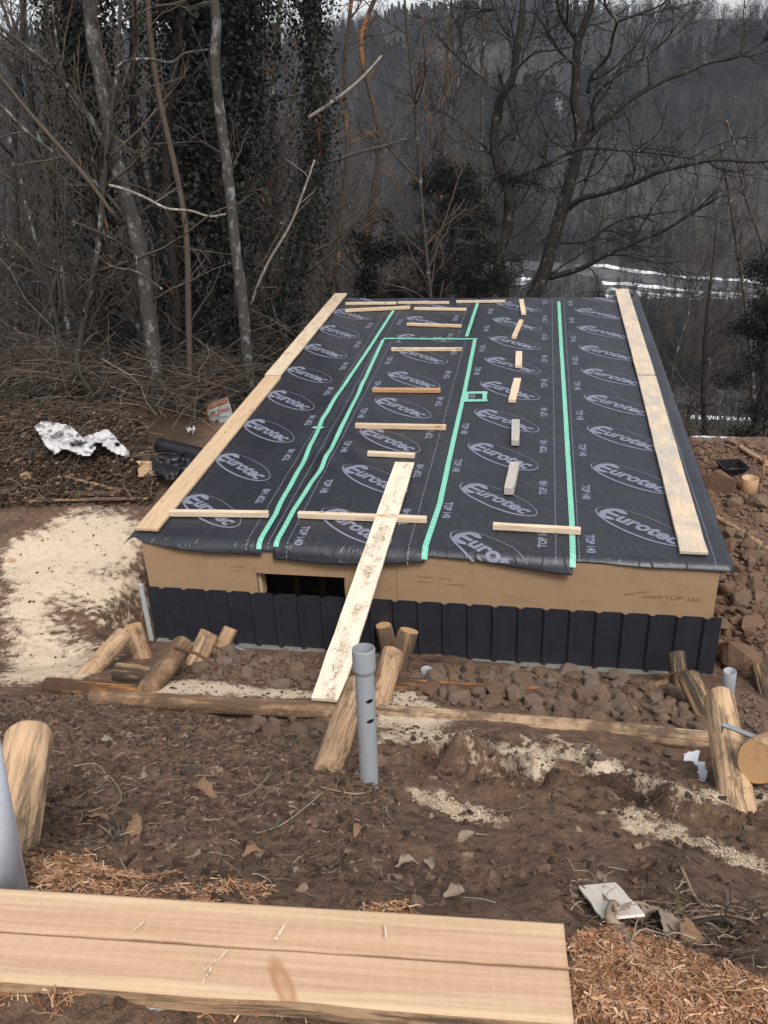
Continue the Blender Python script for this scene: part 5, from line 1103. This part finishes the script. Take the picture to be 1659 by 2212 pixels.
def mid_tree(zp, y0, w0, w1, mat, label, seed, spec=None, twmat='twig', ivyspec=None, ivymat='ivy', name='tree', group=None):
    P = px_path(Z2(zp), y0); rd = wrad(P, w0/2, w1/2); P, rd = ground_foot(P, rd); add_tree(name, label, P, rd, mat, seed=seed, twigs=spec or SPEC_MED, twmat=twmat, ivyspec=ivyspec, ivymat=ivymat, group=group)
SPM = [(3.2, (.8, 2.4), 50, 6, 4, .18, .05, .15, .010), (3.6, (.4, 1.1), 46, 4, 3, .22, .04, .15, .007), (2.6, (.2, .5), 45, 3, 3, .25, .03, .15, .005)]
mid_tree([(1390, 2000), (1380, 1640), (1400, 1330), (1420, 1150), (1440, 950)], 14, 24, 4, 'bark', 'small dark tree standing on the slope right of the roof', 241, SPM)
mid_tree([(1600, 1900), (1590, 1600), (1560, 1300), (1500, 900), (1450, 600)], 17, 20, 9, 'bark_grey', 'thin leaning hazel at the right edge', 242, SPM, 'twig_brown')
mid_tree([(1660, 1450), (1640, 1100), (1560, 850), (1520, 650), (1480, 520)], 15, 12, 6, 'bark_grey', 'thin bare sapling arching at the right edge', 243, SPM, 'twig_brown')
mid_tree([(430, 1300), (420, 900), (425, 400), (430, 0), (430, -160)], 26, 16, 9, 'bark_grey', 'straight thin tree left of the twin trees', 244, SPM)
mid_tree([(230, 1300), (250, 800), (270, 300), (300, -100)], 22, 14, 8, 'bark_orange', 'thin orange-tinged tree left of the twin trees', 245, SPM, 'bark_orange')
# dark evergreens
def evergreen(label, cpx, y0, rx, rz, n, seed, lean=.0, name='evergreen_bush', leaf='yew', size=.07):
    c = at_y(*cpx, y0); g = float(h(c[0], c[1])); r = np.random.default_rng(seed); root = empty(name, (c[0], c[1], g)); rng = random.Random(seed); tw = []; b = np.array([0, 0, 0.]); top = np.array([lean*rz*2, 0, (c[2]-g)+rz*1.0])
    P = np.linspace(b, top, 14)+np.stack([r.normal(0, .04, 14), r.normal(0, .04, 14), np.zeros(14)], 1); rd = np.linspace(.12, .02, 14); link('trunk', tubes_mesh('trunk', [(P, rd, 8)]), M['bark'], root)
    sprout(rng, tw, P, rd, 0, [(6, (rx*.5, rx*1.15), 70, 6, 4, .14, -.01, .2, .008), (4, (.2, .7), 50, 4, 3, .2, 0, .1, .004)])
    cr = link('crown', tubes_mesh('crown', tw), M['bark'], root); tag(cr, kind='stuff')
    cl = np.array([q[int(len(q)*(.25+.75*rng.random()))-1] for q, _, _ in [tw[rng.randrange(len(tw))] for _ in range(n)]]); cl = cl+r.normal(0, .09, cl.shape)
    v, f = leaves_at(cl, r, size); tag(link('leaves', npmesh('leaves', v, f), M[leaf], root), kind='stuff'); return tag(root, label, 'bush')
evergreen('dark dense evergreen bush behind the far eave, left of the twin trees', (900, 560), 12.5, 2.3, 1.9, 38000, 251, .34, size=.045)
evergreen('dark evergreen at the right picture edge beyond the bank', (1665, 735), 13, 1.4, 1.7, 14000, 252, 0, size=.055)
evergreen('low dark evergreen clump under the left end of the far eave', (800, 600), 11.5, 1.4, .7, 10000, 253, .1, size=.055)

# saplings: one of each kind, then copies
protos = []
for s in range(7):
    rng = random.Random(300+s); P, rd = bent(rng, (0, 0, -.3), (rng.gauss(0, .16), rng.gauss(0, .16), 1), 6.5+s*.4, .045, .006, 10, .05, .02); tw = []
    sprout(rng, tw, P, rd, 0, [(3.4, (.8, 2.6), 42, 6, 4, .13, .05, .08, .010), (3.8, (.3, 1.0), 44, 4, 3, .2, .03, .12, .0075), (3., (.15, .45), 45, 3, 3, .25, .02, .1, .006)])
    mt = ['twig', 'twig_brown', 'twig', 'bark_grey', 'twig', 'twig_brown', 'bark_orange'][s]
    tm = tubes_mesh('trunk', [(P, rd, 7)]); cm_ = tubes_mesh('crown', tw); tm.materials.append(M['bark_grey']); cm_.materials.append(M[mt]); protos.append((tm, cm_))
def put_sapling(x, y, s, i, label, group, tilt=(0, 0), zr=0.):
    z = float(h(x, y)); root = empty('sapling', (x, y, z), (tilt[0], tilt[1], zr)); root.scale = (s, s, s)
    for nm, me in (('trunk', protos[i][0]), ('crown', protos[i][1])):
        o = bpy.data.objects.new(nm, me); COL.objects.link(o); o.parent = root
        if nm == 'crown': o['kind'] = 'stuff'
    tag(root, label, 'sapling', group)
rp_ = random.Random(9); n_ = 0
def sap_label(x, y, i):
    az = math.degrees(math.atan2(x-CAM[0], y-CAM[1])); ds = math.hypot(x-CAM[0], y-CAM[1])
    return 'thin bare sapling %s of left thicket, %s' % ('in front' if ds < 18 else 'in mid depth' if ds < 25 else 'at the back' if ds < 42 else 'far back', ('at the picture edge', 'left of the thick lichen trunk', 'right of the thick lichen trunk', 'by the pale slender trunk', 'by the ivy-clad slim trunk', 'above the far left roof corner')[min(5, max(0, int((az+36)/5)))])
def sap_label2(az, ds, i):
    return 'bare sapling on the slope behind, %s, %s' % ('near the shed' if ds < 36 else 'farther down' if ds < 49 else 'lowest', ('left of the twin trees', 'between the twin stems', 'right of the twin trees', 'above the right roof edge', 'at the right picture edge')[min(4, max(0, int((az+9)/5)))])
while n_ < 150:
    az = rp_.uniform(-36, -6); ds = 13.5+rp_.random()**.8*44; x = CAM[0]+ds*math.sin(R(az)); y = CAM[1]+ds*math.cos(R(az))
    if x > -1.2 and y < 10.5: continue
    if y < 5.5: continue
    put_sapling(x, y, rp_.uniform(.8, 1.5), rp_.randrange(7), sap_label(x, y, n_), 'saplings of the left thicket', (rp_.gauss(0, .12), rp_.gauss(0, .12)), rp_.uniform(0, 6.28)); n_ += 1
n_ = 0
while n_ < 46:
    az = rp_.uniform(-9, 16); ds = rp_.uniform(24, 62)
    if az > 1 and rp_.random() < .72: continue
    x = CAM[0]+ds*math.sin(R(az)); y = CAM[1]+ds*math.cos(R(az))
    put_sapling(x, y, rp_.uniform(.7, 1.25), rp_.randrange(6), sap_label2(az, ds, n_), 'saplings on the slope behind', (rp_.gauss(0, .08), rp_.gauss(0, .08)), rp_.uniform(0, 6.28)); n_ += 1

# ================================================================ far woods across the valley: one mass
src = bpy.data.collections.new('woods_source')
for s in range(5):
    rng = random.Random(400+s); H = 11+s; P, rd = bent(rng, (0, 0, -.5), (rng.gauss(0, .05), rng.gauss(0, .05), 1), H, .15, .03, 9, .03, .02); tw = [(P, rd, 5)]
    sprout(rng, tw, P, rd, 0, [(3.4, (1.6, 4.4), 54, 5, 3, .14, .05, .25, .034), (2.2, (.7, 2.0), 46, 3, 3, .18, .04, .1, .022)])
    o = bpy.data.objects.new('wood_tree', tubes_mesh('wood_tree', tw)); o.data.materials.append(M[['twig_far', 'twig_brown', 'twig_far', 'twig_far', 'twig_far'][s]]); src.objects.link(o)
for s in range(2):      # dark conifers among them
    rng = random.Random(450+s); P, rd = bent(rng, (0, 0, -.5), (0, 0, 1), 14, .18, .02, 9, .01, 0); tw = [(P, rd, 5)]; r = np.random.default_rng(s); n = 1500; z = 1.5+12*r.random(n)**.8; a = r.uniform(0, 6.28, n); q = (13.8-z)*.23*(.25+.75*r.random(n)); c_ = np.stack([np.cos(a)*q, np.sin(a)*q, z-q*.25], 1); v, f = leaves_at(c_, r, .75)
    tm = tubes_mesh('conifer', tw); b_ = len(tm.vertices); va = np.empty(b_*3); tm.vertices.foreach_get('co', va); f0 = [tuple(p.vertices) for p in tm.polygons]
    o = bpy.data.objects.new('zz_conifer', npmesh('conifer', np.concatenate([va.reshape(-1, 3), v]), f0+[tuple(t) for t in (f+b_)])); o.data.materials.append(M['yew']); src.objects.link(o)
rw = np.random.default_rng(5)
def wood_points(n, a0, a1, d0, d1, pw, small):
    az = np.radians(rw.uniform(a0, a1, n)); ds = d0+(d1-d0)*rw.random(n)**pw; x = CAM[0]+ds*np.sin(az); y = CAM[1]+ds*np.cos(az); mw = masks(x, y, 'meadow'); sw = masks(x, y, 'snow'); u = rw.random(n)
    if small: ok = (sw < .1) & ((mw < .3) | (u > .45))
    else:
        ok = (rw.random(n) < .35+.9*vn(x/34, y/34, 61)) & (mw < .3) & (sw < .15) & ~((az > -.02) & (az < .32) & (ds < 172) & (u < .93)) & ~((az > -.10) & (az <= -.02) & (ds < 150) & (u < .6))
    return np.stack([x[ok], y[ok], np.zeros(ok.sum())], 1)
big = wood_points(13000, -40, 22, 60, 560, .68, False)[:7000]; nbig = len(big); pts = np.vstack([big, wood_points(11000, -10, 20, 48, 290, .85, True)[:7000]])
pts[:, 2] = h(pts[:, 0], pts[:, 1])
wm = bpy.data.meshes.new('far_woods'); wm.vertices.add(len(pts)); wm.vertices.foreach_set('co', pts.astype(np.float32).ravel())
scl = (.35+.5*vn(pts[:, 0]/40, pts[:, 1]/40, 62)+.3*rw.random(len(pts))).astype(np.float32); scl[nbig:] = rw.uniform(.14, .42, len(pts)-nbig)
at = wm.attributes.new('sc', 'FLOAT', 'POINT'); at.data.foreach_set('value', scl)
con = (vn(pts[:, 0]/55+9, pts[:, 1]/30, 63) > .66) & (pts[:, 1] > 235) & (np.arange(len(pts)) < nbig)
at = wm.attributes.new('kind', 'INT', 'POINT'); at.data.foreach_set('value', np.where(con, rw.integers(5, 7, len(pts)), rw.integers(0, 5, len(pts))).astype(np.int32))
wo_ = tag(bpy.data.objects.new('far_woods', wm), 'leafless woods covering the valley side and the opposite hill', 'woods', None, 'stuff'); COL.objects.link(wo_)
ng = bpy.data.node_groups.new('scatter_woods', 'GeometryNodeTree'); ng.interface.new_socket('Geometry', in_out='INPUT', socket_type='NodeSocketGeometry'); ng.interface.new_socket('Geometry', in_out='OUTPUT', socket_type='NodeSocketGeometry')
N = ng.nodes; gi = N.new('NodeGroupInput'); go = N.new('NodeGroupOutput'); ip = N.new('GeometryNodeInstanceOnPoints'); ci = N.new('GeometryNodeCollectionInfo'); ci.inputs['Collection'].default_value = src; ci.inputs['Separate Children'].default_value = True; ci.inputs['Reset Children'].default_value = True
ip.inputs['Pick Instance'].default_value = True; rv = N.new('FunctionNodeRandomValue'); rv.data_type = 'FLOAT_VECTOR'; rv.inputs[0].default_value = (-.06, -.06, 0); rv.inputs[1].default_value = (.06, .06, 6.28)
na = N.new('GeometryNodeInputNamedAttribute'); na.data_type = 'FLOAT'; na.inputs['Name'].default_value = 'sc'
nk = N.new('GeometryNodeInputNamedAttribute'); nk.data_type = 'INT'; nk.inputs['Name'].default_value = 'kind'; ng.links.new(nk.outputs[0], ip.inputs['Instance Index'])
ng.links.new(gi.outputs[0], ip.inputs['Points']); ng.links.new(ci.outputs[0], ip.inputs['Instance']); ng.links.new(rv.outputs[0], ip.inputs['Rotation']); ng.links.new(na.outputs[0], ip.inputs['Scale']); ng.links.new(ip.outputs[0], go.inputs[0])
wo_.modifiers.new('scatter', 'NODES').node_group = ng
# ================================================================ loose stuff on the ground
def island_mat(name, stops, rough=.85):
    k = NB(name); g = k.n('ShaderNodeNewGeometry').outputs['Random Per Island']; return k.done(k.mix(k.math('MULTIPLY', k.noise(k.obj(), 60, 3), .5), k.ramp(g, stops), tuple(x*.6 for x in stops[0][1])), rough, .25)
M['chips'] = island_mat('larch_shavings', [(0., (.20, .085, .04)), (.3, (.38, .185, .095)), (.7, (.55, .32, .185)), (1., (.74, .54, .37))])
M['sawdust'] = island_mat('sawdust_flakes', [(0., (.38, .26, .155)), (.4, (.60, .47, .33)), (1., (.80, .69, .54))])
M['clods'] = island_mat('soil_crumbs', [(0., (.038, .024, .016)), (.6, (.115, .070, .046)), (.93, (.19, .125, .086)), (1., (.32, .24, .175))])
M['litter'] = island_mat('plant_litter', [(0., (.05, .032, .022)), (.4, (.12, .080, .055)), (.8, (.24, .175, .122)), (1., (.44, .36, .27))])
M['leaf_litter'] = island_mat('brown_leaves', [(0., (.028, .017, .011)), (.5, (.085, .047, .026)), (.9, (.17, .105, .063)), (1., (.32, .23, .16))])
rg_ = np.random.default_rng(123)
def sample_world(polys, n, wts=None):
    out = []
    for i, poly in enumerate(polys):
        P = np.array(poly); x0, y0 = P.min(0); x1, y1 = P.max(0); m = n if wts is None else int(n*wts[i]); got = np.zeros((0, 2))
        while len(got) < m:
            q = np.stack([rg_.uniform(x0, x1, m*2), rg_.uniform(y0, y1, m*2)], 1); got = np.vstack([got, q[poly_mask(q[:, 0], q[:, 1], poly)]])
        out.append(got[:m])
    return np.vstack(out)
def off_building(q): return q[~((q[:, 0] > -.05) & (q[:, 0] < 5.72) & (q[:, 1] > -.08) & (q[:, 1] < 9.4))]
def slivers(name, q, l0, l1, r0, r1, lift, tilt, bend, mat, label, cat, pts=3, sides=3):
    n = len(q); L = rg_.uniform(l0, l1, n)[:, None]; a = rg_.uniform(0, 2*np.pi, n); el = rg_.normal(0, tilt, n); d = np.stack([np.cos(a)*np.cos(el), np.sin(a)*np.cos(el), np.sin(el)], 1)
    gx_ = (h(q[:, 0]+.03, q[:, 1])-h(q[:, 0]-.03, q[:, 1]))/.06; gy_ = (h(q[:, 0], q[:, 1]+.03)-h(q[:, 0], q[:, 1]-.03))/.06
    d[:, 2] += np.clip(d[:, 0]*gx_+d[:, 1]*gy_, -1.2, 1.2); d /= np.linalg.norm(d, axis=1)[:, None]
    c = np.stack([q[:, 0], q[:, 1], h(q[:, 0], q[:, 1])+lift*rg_.random(n)+.5*L[:, 0]*np.abs(np.sin(el))], 1); sd_ = np.cross(d, np.array([0, 0, 1.])); sd_ /= np.linalg.norm(sd_, axis=1)[:, None]+1e-9; up_v = np.cross(sd_, d)
    t = np.linspace(-.5, .5, pts); b1 = rg_.normal(0, bend, n)[:, None]; b2 = np.abs(rg_.normal(0, bend, n))[:, None]
    P = np.stack([c+d*L*u+(sd_*b1+up_v*b2*.6)*L*(.25-u*u)*2+(sd_*rg_.normal(0, bend*.3, (n, 1))*L if pts > 3 else 0) for u in t], 1)
    rr = rg_.uniform(r0, r1, n)[:, None]*np.linspace(1, .6, pts)[None]; T = [(P[i], rr[i], sides) for i in range(n)]
    return tag(link(name, tubes_mesh(name, T, False), mat), label, cat, None, 'stuff')
CH = [m[0] for m in MASKP['chips']]; SD = [m[0] for m in MASKP['sawdust']]
q = sample_world([CH[1], CH[2], CH[0]], 1, [15000, 2600, 6500]); keep = fbm(q[:, 0]*3, q[:, 1]*3, 55, 3) > -.18
q = np.vstack([q[:15000], q[15000:][keep[15000:]]])
slivers('wood_shavings', q, .008, .046, .0006, .0030, .014, .26, .12, M['chips'], 'orange larch shavings strewn over the foreground slope', 'shavings', 4)
q = sample_world(SD, 1, [13000, 1500, 3200, 3200, 2000, 1400]); slivers('sawdust', off_building(q), .005, .014, .0008, .0022, .006, .3, .1, M['sawdust'], 'pale sawdust flakes spilled on the soil', 'sawdust')
fore = xy(hitv([(0, 1500), (700, 1545), (1300, 1620), (1659, 1700), (1659, 2212), (0, 2212)]))
q = sample_world([fore], 9000); s_ = None
def crumbs(name, q, smin, smax, mat, label, cat, pw=4.5, seed=8, flat=.75, lift=.2):
    r = np.random.default_rng(seed); PV = []; PF = []
    for i in range(4):
        me = rock_mesh(700+i, 9); a = np.empty(len(me.vertices)*3); me.vertices.foreach_get('co', a); PV.append(a.reshape(-1, 3)); PF.append(np.array([p.vertices[:] for p in me.polygons])); bpy.data.meshes.remove(me)
    V = []; F = []; b = 0; z = h(q[:, 0], q[:, 1]); kind = r.integers(0, 4, len(q))
    for i in range(4):
        m = np.nonzero(kind == i)[0]; n = len(m); s = smin+(smax-smin)*r.random(n)**pw; a = r.uniform(0, 6.28, n); ca, sa = np.cos(a)[:, None], np.sin(a)[:, None]; p = PV[i][None]*s[:, None, None]*np.array([1, 1, flat])
        v = np.stack([p[:, :, 0]*ca-p[:, :, 1]*sa+q[m, 0][:, None], p[:, :, 0]*sa+p[:, :, 1]*ca+q[m, 1][:, None], p[:, :, 2]+z[m][:, None]+s[:, None]*lift], 2)
        k_ = PV[i].shape[0]; V.append(v.reshape(-1, 3)); F.append((PF[i][None]+(np.arange(n)*k_)[:, None, None]).reshape(-1, 3)+b); b += n*k_
    return tag(link(name, npmesh(name, np.concatenate(V), np.concatenate(F)), mat), label, cat, None, 'stuff')
crumbs('soil_crumbs', np.vstack([q, sample_world([xy(hitv([(0, 1500), (800, 1545), (900, 1900), (0, 1900)]))], 9000)]), .004, .033, M['clods'], 'dark crumbs of soil over the foreground slope', 'soil')
q = off_building(sample_world([xy(hitv([(0, 1080), (330, 1090), (330, 1420), (0, 1480)])), xy(hitv([(1500, 950), (1659, 960), (1659, 1500), (1550, 1450)])), xy(hitv([(300, 1440), (700, 1440), (1550, 1500), (1550, 1600), (700, 1520), (190, 1490)]))], 1, [350, 2600, 2600]))
crumbs('soil_crumbs', q, .006, .03, M['clods'], 'dark crumbs of soil around the shed', 'soil', seed=9)
q = sample_world([xy(hitv([(0, 1520), (700, 1560), (820, 1700), (900, 1900), (1000, 1960), (0, 1900)])), fore, xy(hitv([(1200, 1900), (1659, 1960), (1659, 2140), (1300, 2030)]))], 1, [2400, 900, 700])
slivers('plant_litter', q, .015, .10, .0005, .0024, .02, .22, .12, M['litter'], 'dry stalks and plant litter on the foreground soil', 'litter', 5)
# leaf heap, brush and undergrowth at the left
heap = xy(hitv([(0, 890), (120, 880), (300, 905), (345, 1030), (330, 1090), (200, 1085), (0, 1100)]))
def leaf_cloud(name, q, size, lift, mat, label, cat):
    c = np.stack([q[:, 0], q[:, 1], h(q[:, 0], q[:, 1])+lift*rg_.random(len(q))**1.6+.01], 1); v, f = leaves_at(c, rg_, size); v = v.reshape(-1, 4, 3); v[:, :, 2] = c[:, None, 2]+(v[:, :, 2]-c[:, None, 2])*.45; return tag(link(name, npmesh(name, v.reshape(-1, 3), f), mat), label, cat, None, 'stuff')
leaf_cloud('leaf_litter', sample_world([heap], 11000), .08, .10, M['leaf_litter'], 'heap of brown dead leaves at the left', 'leaves')
under = xy([at_z(0, 900, .5), at_z(420, 930, .5), at_z(560, 780, .5), at_z(700, 660, .4), at_z(500, 600, .4), at_z(-60, 640, .4)])
wedge = [(-.5, 5.), (-5.2, 4.4), (-9, 7.), (-14, 13), (-10, 22), (-1, 22), (-.6, 11)]
leaf_cloud('undergrowth', sample_world([wedge], 14000), .12, .55, M['ivy'], 'dark ivy and low undergrowth beneath the left thicket', 'undergrowth')
leaf_cloud('leaf_litter', sample_world([wedge], 7000), .09, .12, M['leaf_litter'], 'brown leaf litter beneath the left thicket', 'leaves')
M['brush'] = island_mat('cut_brush', [(0., (.03, .022, .017)), (.5, (.085, .062, .045)), (.9, (.16, .12, .09)), (1., (.34, .28, .22))])
slivers('brushwood', sample_world([heap], 520), .2, .9, .002, .007, .16, .2, .2, M['brush'], 'cut twigs strewn over the heap of leaves', 'brushwood', 6)
brush = [(-.9, 5.0), (-2.0, 4.6), (-3.2, 5.1), (-5.5, 5.2), (-7.5, 7.5), (-3, 8.2), (-.9, 7.6)]
slivers('brushwood', sample_world([brush], 1500), .5, 1.9, .003, .009, .45, .28, .16, M['brush'], 'pile of cut brushwood and twigs behind the white tarp', 'brushwood', 6)
slivers('brushwood', sample_world([wedge], 1500), .8, 2.6, .004, .010, .5, .55, .14, M['twig'], 'tangle of bare brush beneath the left thicket', 'brushwood', 6)
slope = [(-1, 10.5), (6, 10.5), (9, 7), (14, 12), (16, 40), (-8, 40)]
slivers('brushwood', sample_world([slope], 2600), .8, 2.4, .006, .014, .3, 1.0, .14, M['twig_brown'], 'scrubby brush on the slope behind the shed', 'brushwood', 5)

leaf_cloud('leaf_litter', sample_world([xy(hitv([(0, 1520), (700, 1560), (820, 1700), (1000, 1940), (0, 1900)])), xy(hitv([(1180, 1900), (1659, 1980), (1659, 2100), (1300, 2040)]))], 1, [900, 260]), .026, .012, M['leaf_litter'], 'broken bits of dead leaf over the foreground soil', 'leaves')
# single dead leaves, twigs and roots one can pick out
def leaf_mesh(seed, s):
    """an oak-like leaf: wavy lobes either side of a bent midrib, curled up at the edges"""
    r = np.random.default_rng(seed); n = 13; t = np.linspace(0, 1, n); wv = s*.62*np.sin(np.pi*np.clip(t*.93+.05, 0, 1))**.8*(1+.13*np.sin(t*15+r.uniform(0, 6)))*(1+.15*r.standard_normal(n)); wv[0] = .004; wv[-1] = .004
    cu = r.uniform(.25, .9); bend = r.uniform(-.4, .4); v = []
    for i in range(n):
        x = (t[i]-.5)*2*s; y0 = bend*s*(t[i]-.5)**2*2; z0 = .35*s*r.uniform(.6, 1.)*math.sin(t[i]*3.1)+.03*s*r.standard_normal()
        for q in (-1, -.45, 0, .45, 1): yy_ = q*wv[i]; v.append((x, y0+yy_*(1-.25*cu*abs(q)), z0+cu*yy_*yy_/s*1.3+.02*s*r.standard_normal()))
    f = [(i*5+j, i*5+j+1, i*5+j+6, i*5+j+5) for i in range(n-1) for j in range(4)]; return npmesh('dead_leaf', v, f, True)
k = NB('dead_leaf_pale'); c = k.obj(); M['leaf_pale'] = k.done(k.mix(k.noise(c, 25, 5), (.15, .11, .078), (.33, .262, .20)), .8, .2); M['leaf_tan'] = plain('dead_leaf_tan', (.20, .12, .07), .8, .2, .3, 20.)
LV = [((205, 1785), .075, 'leaf_tan', 'tan curled oak leaf on dark soil near the left pipe'), ((290, 1800), .065, 'leaf_tan', 'pale brown leaf pair right of the tan oak leaf'), ((102, 1672), .05, 'leaf_pale', 'whitish torn leaf beside the left log'), ((435, 1718), .09, 'leaf_tan', 'large brown leaf in the middle of the foreground soil'), ((1005, 1818), .05, 'leaf_pale', 'pale ragged leaf on bare mud in the middle'), ((880, 1880), .05, 'leaf_pale', 'pale leaf just above the board, left of two'),
      ((940, 1870), .06, 'leaf_pale', 'long grey-tan leaf just above the board, right of two'), ((770, 1802), .04, 'leaf_tan', 'small curled tan leaf left of the ragged pale one'), ((232, 1605), .045, 'leaf_pale', 'small whitish leaf high on the left slope'), ((980, 1940), .05, 'leaf_pale', 'grey leaf by the top edge of the board'), ((1440, 2010), .075, 'leaf_pale', 'grey leaf beside the exposed root at right'), ((1405, 1990), .05, 'leaf_pale', 'small pale leaf among the thin roots'), ((545, 1850), .04, 'leaf_tan', 'small brown leaf above the middle of the board'), ((1480, 2030), .06, 'leaf_tan', 'brown leaf standing in the shavings at right')]
for i, (p, s, m, lb) in enumerate(LV):
    P = hit(*p); tag(link('dead_leaf', leaf_mesh(40+i, s*.8), M[m], loc=P+np.array([0, 0, .02]), rot=(rg_.uniform(.1, .7), rg_.uniform(-.4, .4), rg_.uniform(0, 6))), lb, 'leaf', 'single dead leaves on the foreground slope')
M['grass'] = leafmat('grass_blade', (.045, .065, .050), (.11, .14, .115))
for (p, n, L, lb) in [((392, 1672), 9, .16, 'blue-green grass tuft in the middle of the left slope'), ((588, 1792), 7, .10, 'small grass tuft below the tall pipe'), ((362, 1800), 6, .07, 'dark green sprout above the board'), ((262, 1812), 5, .12, 'single grass blades by the long curved twig')]:
    P = hit(*p); T = []
    for i in range(n):
        a = rg_.uniform(0, 6.28); t = np.linspace(0, 1, 6)[:, None]; dr = np.array([math.cos(a), math.sin(a), 0]); l = L*rg_.uniform(.6, 1.2); T.append((t*dr*l*.6+np.array([0, 0, 1])*l*(t-.55*t*t)-np.array([0, 0, .01]), np.linspace(.0035, .0006, 6), 3))
    tag(link('grass_tuft', tubes_mesh('grass_tuft', T), M['grass'], loc=P), lb, 'grass')
M['root'] = bark('root_skin', (.20, .14, .095), (.40, .31, .23), .1)
def strand(name, pts, r0, r1, label, cat, mat='root', lifts=None, seed=1, kids=0, group=None):
    P = np.array([hit(px, py, lift=(lifts[i] if lifts else .012)) for i, (px, py) in enumerate(pts)]); m = len(P); n = m*5; t = np.linspace(0, m-1, n); i = np.clip(t.astype(int), 0, m-2); f = (t-i)[:, None]; Pm = np.vstack([2*P[0]-P[1], P, 2*P[-1]-P[-2]]); a, b, c_, d_ = Pm[i], Pm[i+1], Pm[i+2], Pm[i+3]
    Q = .5*((2*b)+(-a+c_)*f+(2*a-5*b+4*c_-d_)*f**2+(-a+3*b-3*c_+d_)*f**3); rd = np.linspace(r0, r1, n); c0 = Q[0].copy(); T = [(Q-c0, rd, 7)]
    if kids: tt = []; sprout(random.Random(seed), tt, Q-c0, rd, 0, [(kids, (.05, .2), 60, 6, 4, .35, .0, .05, .0016), (8, (.03, .1), 50, 4, 3, .3, 0, .1, .001)]); T += tt
    return tag(link(name, tubes_mesh(name, T), M[mat], loc=c0), label, cat, group)
TW = 'twigs picked out on the foreground soil'
for i, (pts, r0, r1, lb) in enumerate([([(160, 1655), (205, 1650), (228, 1672), (215, 1690), (185, 1712), (160, 1730)], .0035, .0015, 'pale forked twig left of the middle of the soil'), ([(232, 1672), (255, 1700), (262, 1725), (245, 1748)], .0035, .002, 'crooked pale twig right of the forked one'), ([(100, 1735), (88, 1760), (92, 1785)], .003, .0018, 'short bent twig near the left log foot'),
        ([(202, 1775), (240, 1805), (262, 1860), (290, 1905)], .0045, .002, 'long pale curved twig above the left end of the board'), ([(355, 1880), (400, 1895), (450, 1935)], .0035, .0015, 'thin twig just above the middle of the board'), ([(590, 1660), (560, 1700), (520, 1735)], .003, .0012, 'thin pale stalk leaning in the middle slope'), ([(700, 1710), (640, 1760), (600, 1785), (555, 1800)], .004, .0015, 'long straight pale stalk below the tall pipe'), ([(540, 1640), (620, 1620), (690, 1650)], .0028, .0012, 'arched thin stalk left of the tall pipe foot'), ([(290, 1590), (350, 1640), (470, 1660)], .003, .001, 'thin straw on the upper left slope'), ([(690, 1700), (770, 1715), (820, 1700)], .004, .003, 'dark root loop at the foot of the tall pipe')]):
    strand('twig', pts, r0, r1, lb, 'twig', 'root', None, 60+i, 3, TW)
strand('root', [(1325, 1955), (1318, 1985), (1345, 2010), (1375, 2070), (1390, 2085)], .017, .006, 'thick knotted root beside the pale offcut', 'root', 'root', [.05, .03, .02, .015, 0.], 71, 14)
strand('root', [(1330, 1965), (1380, 1950), (1440, 1975), (1480, 1960)], .006, .002, 'thin wavy root reaching right from the knotted root', 'root', 'root', [.06, .05, .02, .03], 72, 14)
strand('root', [(1330, 1960), (1300, 1930), (1275, 1885), (1240, 1880)], .004, .0015, 'thin root arching up left over the pale offcut', 'root', 'root', [.06, .05, .05, .02], 73, 8)
strand('root', [(1470, 1870), (1500, 1935), (1520, 1955), (1560, 1960), (1640, 2000), (1680, 2030)], .006, .003, 'long pale root crossing the right foreground', 'root', 'root', None, 74, 8)
strand('root', [(1430, 1975), (1500, 2000), (1540, 2040)], .005, .0025, 'straight root below the long pale one', 'root', 'root', None, 75, 8)
strand('root', [(1490, 1985), (1560, 1975), (1620, 1985), (1680, 1970)], .004, .002, 'thin root along the right edge', 'root', 'root', None, 76, 8)
strand('root', [(1500, 1995), (1545, 1985), (1590, 2010), (1580, 2070)], .006, .004, 'dark root hanging into the shavings at right', 'root', 'bark', [.03, .03, .02, .01], 77, 6)
# half-buried stones in the foreground mud
for q, wpx, m, lb in [((1385, 1968), 44, 'stone', 'half-buried brown stone between the thin roots'), ((1275, 1860), 20, 'stone_grey', 'small stone in the bare mud above the offcut'), ((165, 1548), 14, 'stone_grey', 'small dark stone on the upper left slope'), ((700, 1868), 18, 'stone_grey', 'bluish pebble above the right end of the board')]:
    P = hit(*q); place_stone(P, wpx*np.linalg.norm(P-CAM)/FPX/1.55, m, lb, None)

# ================================================================ winter haze over the valley
hz = NB('haze_air'); hz.t.nodes.remove(hz.b); pv = hz.n('ShaderNodeVolumePrincipled', {'Color': (.86, .90, 1.), 'Density': .00030, 'Anisotropy': .2}); hz.t.links.new(pv.outputs[0], hz.out.inputs['Volume'])
o = link('haze', boxmesh('haze', -540, 440, -31.5, 930, -45, 82), hz.m); tag(o, 'thin winter haze filling the valley', 'haze', None, 'stuff')
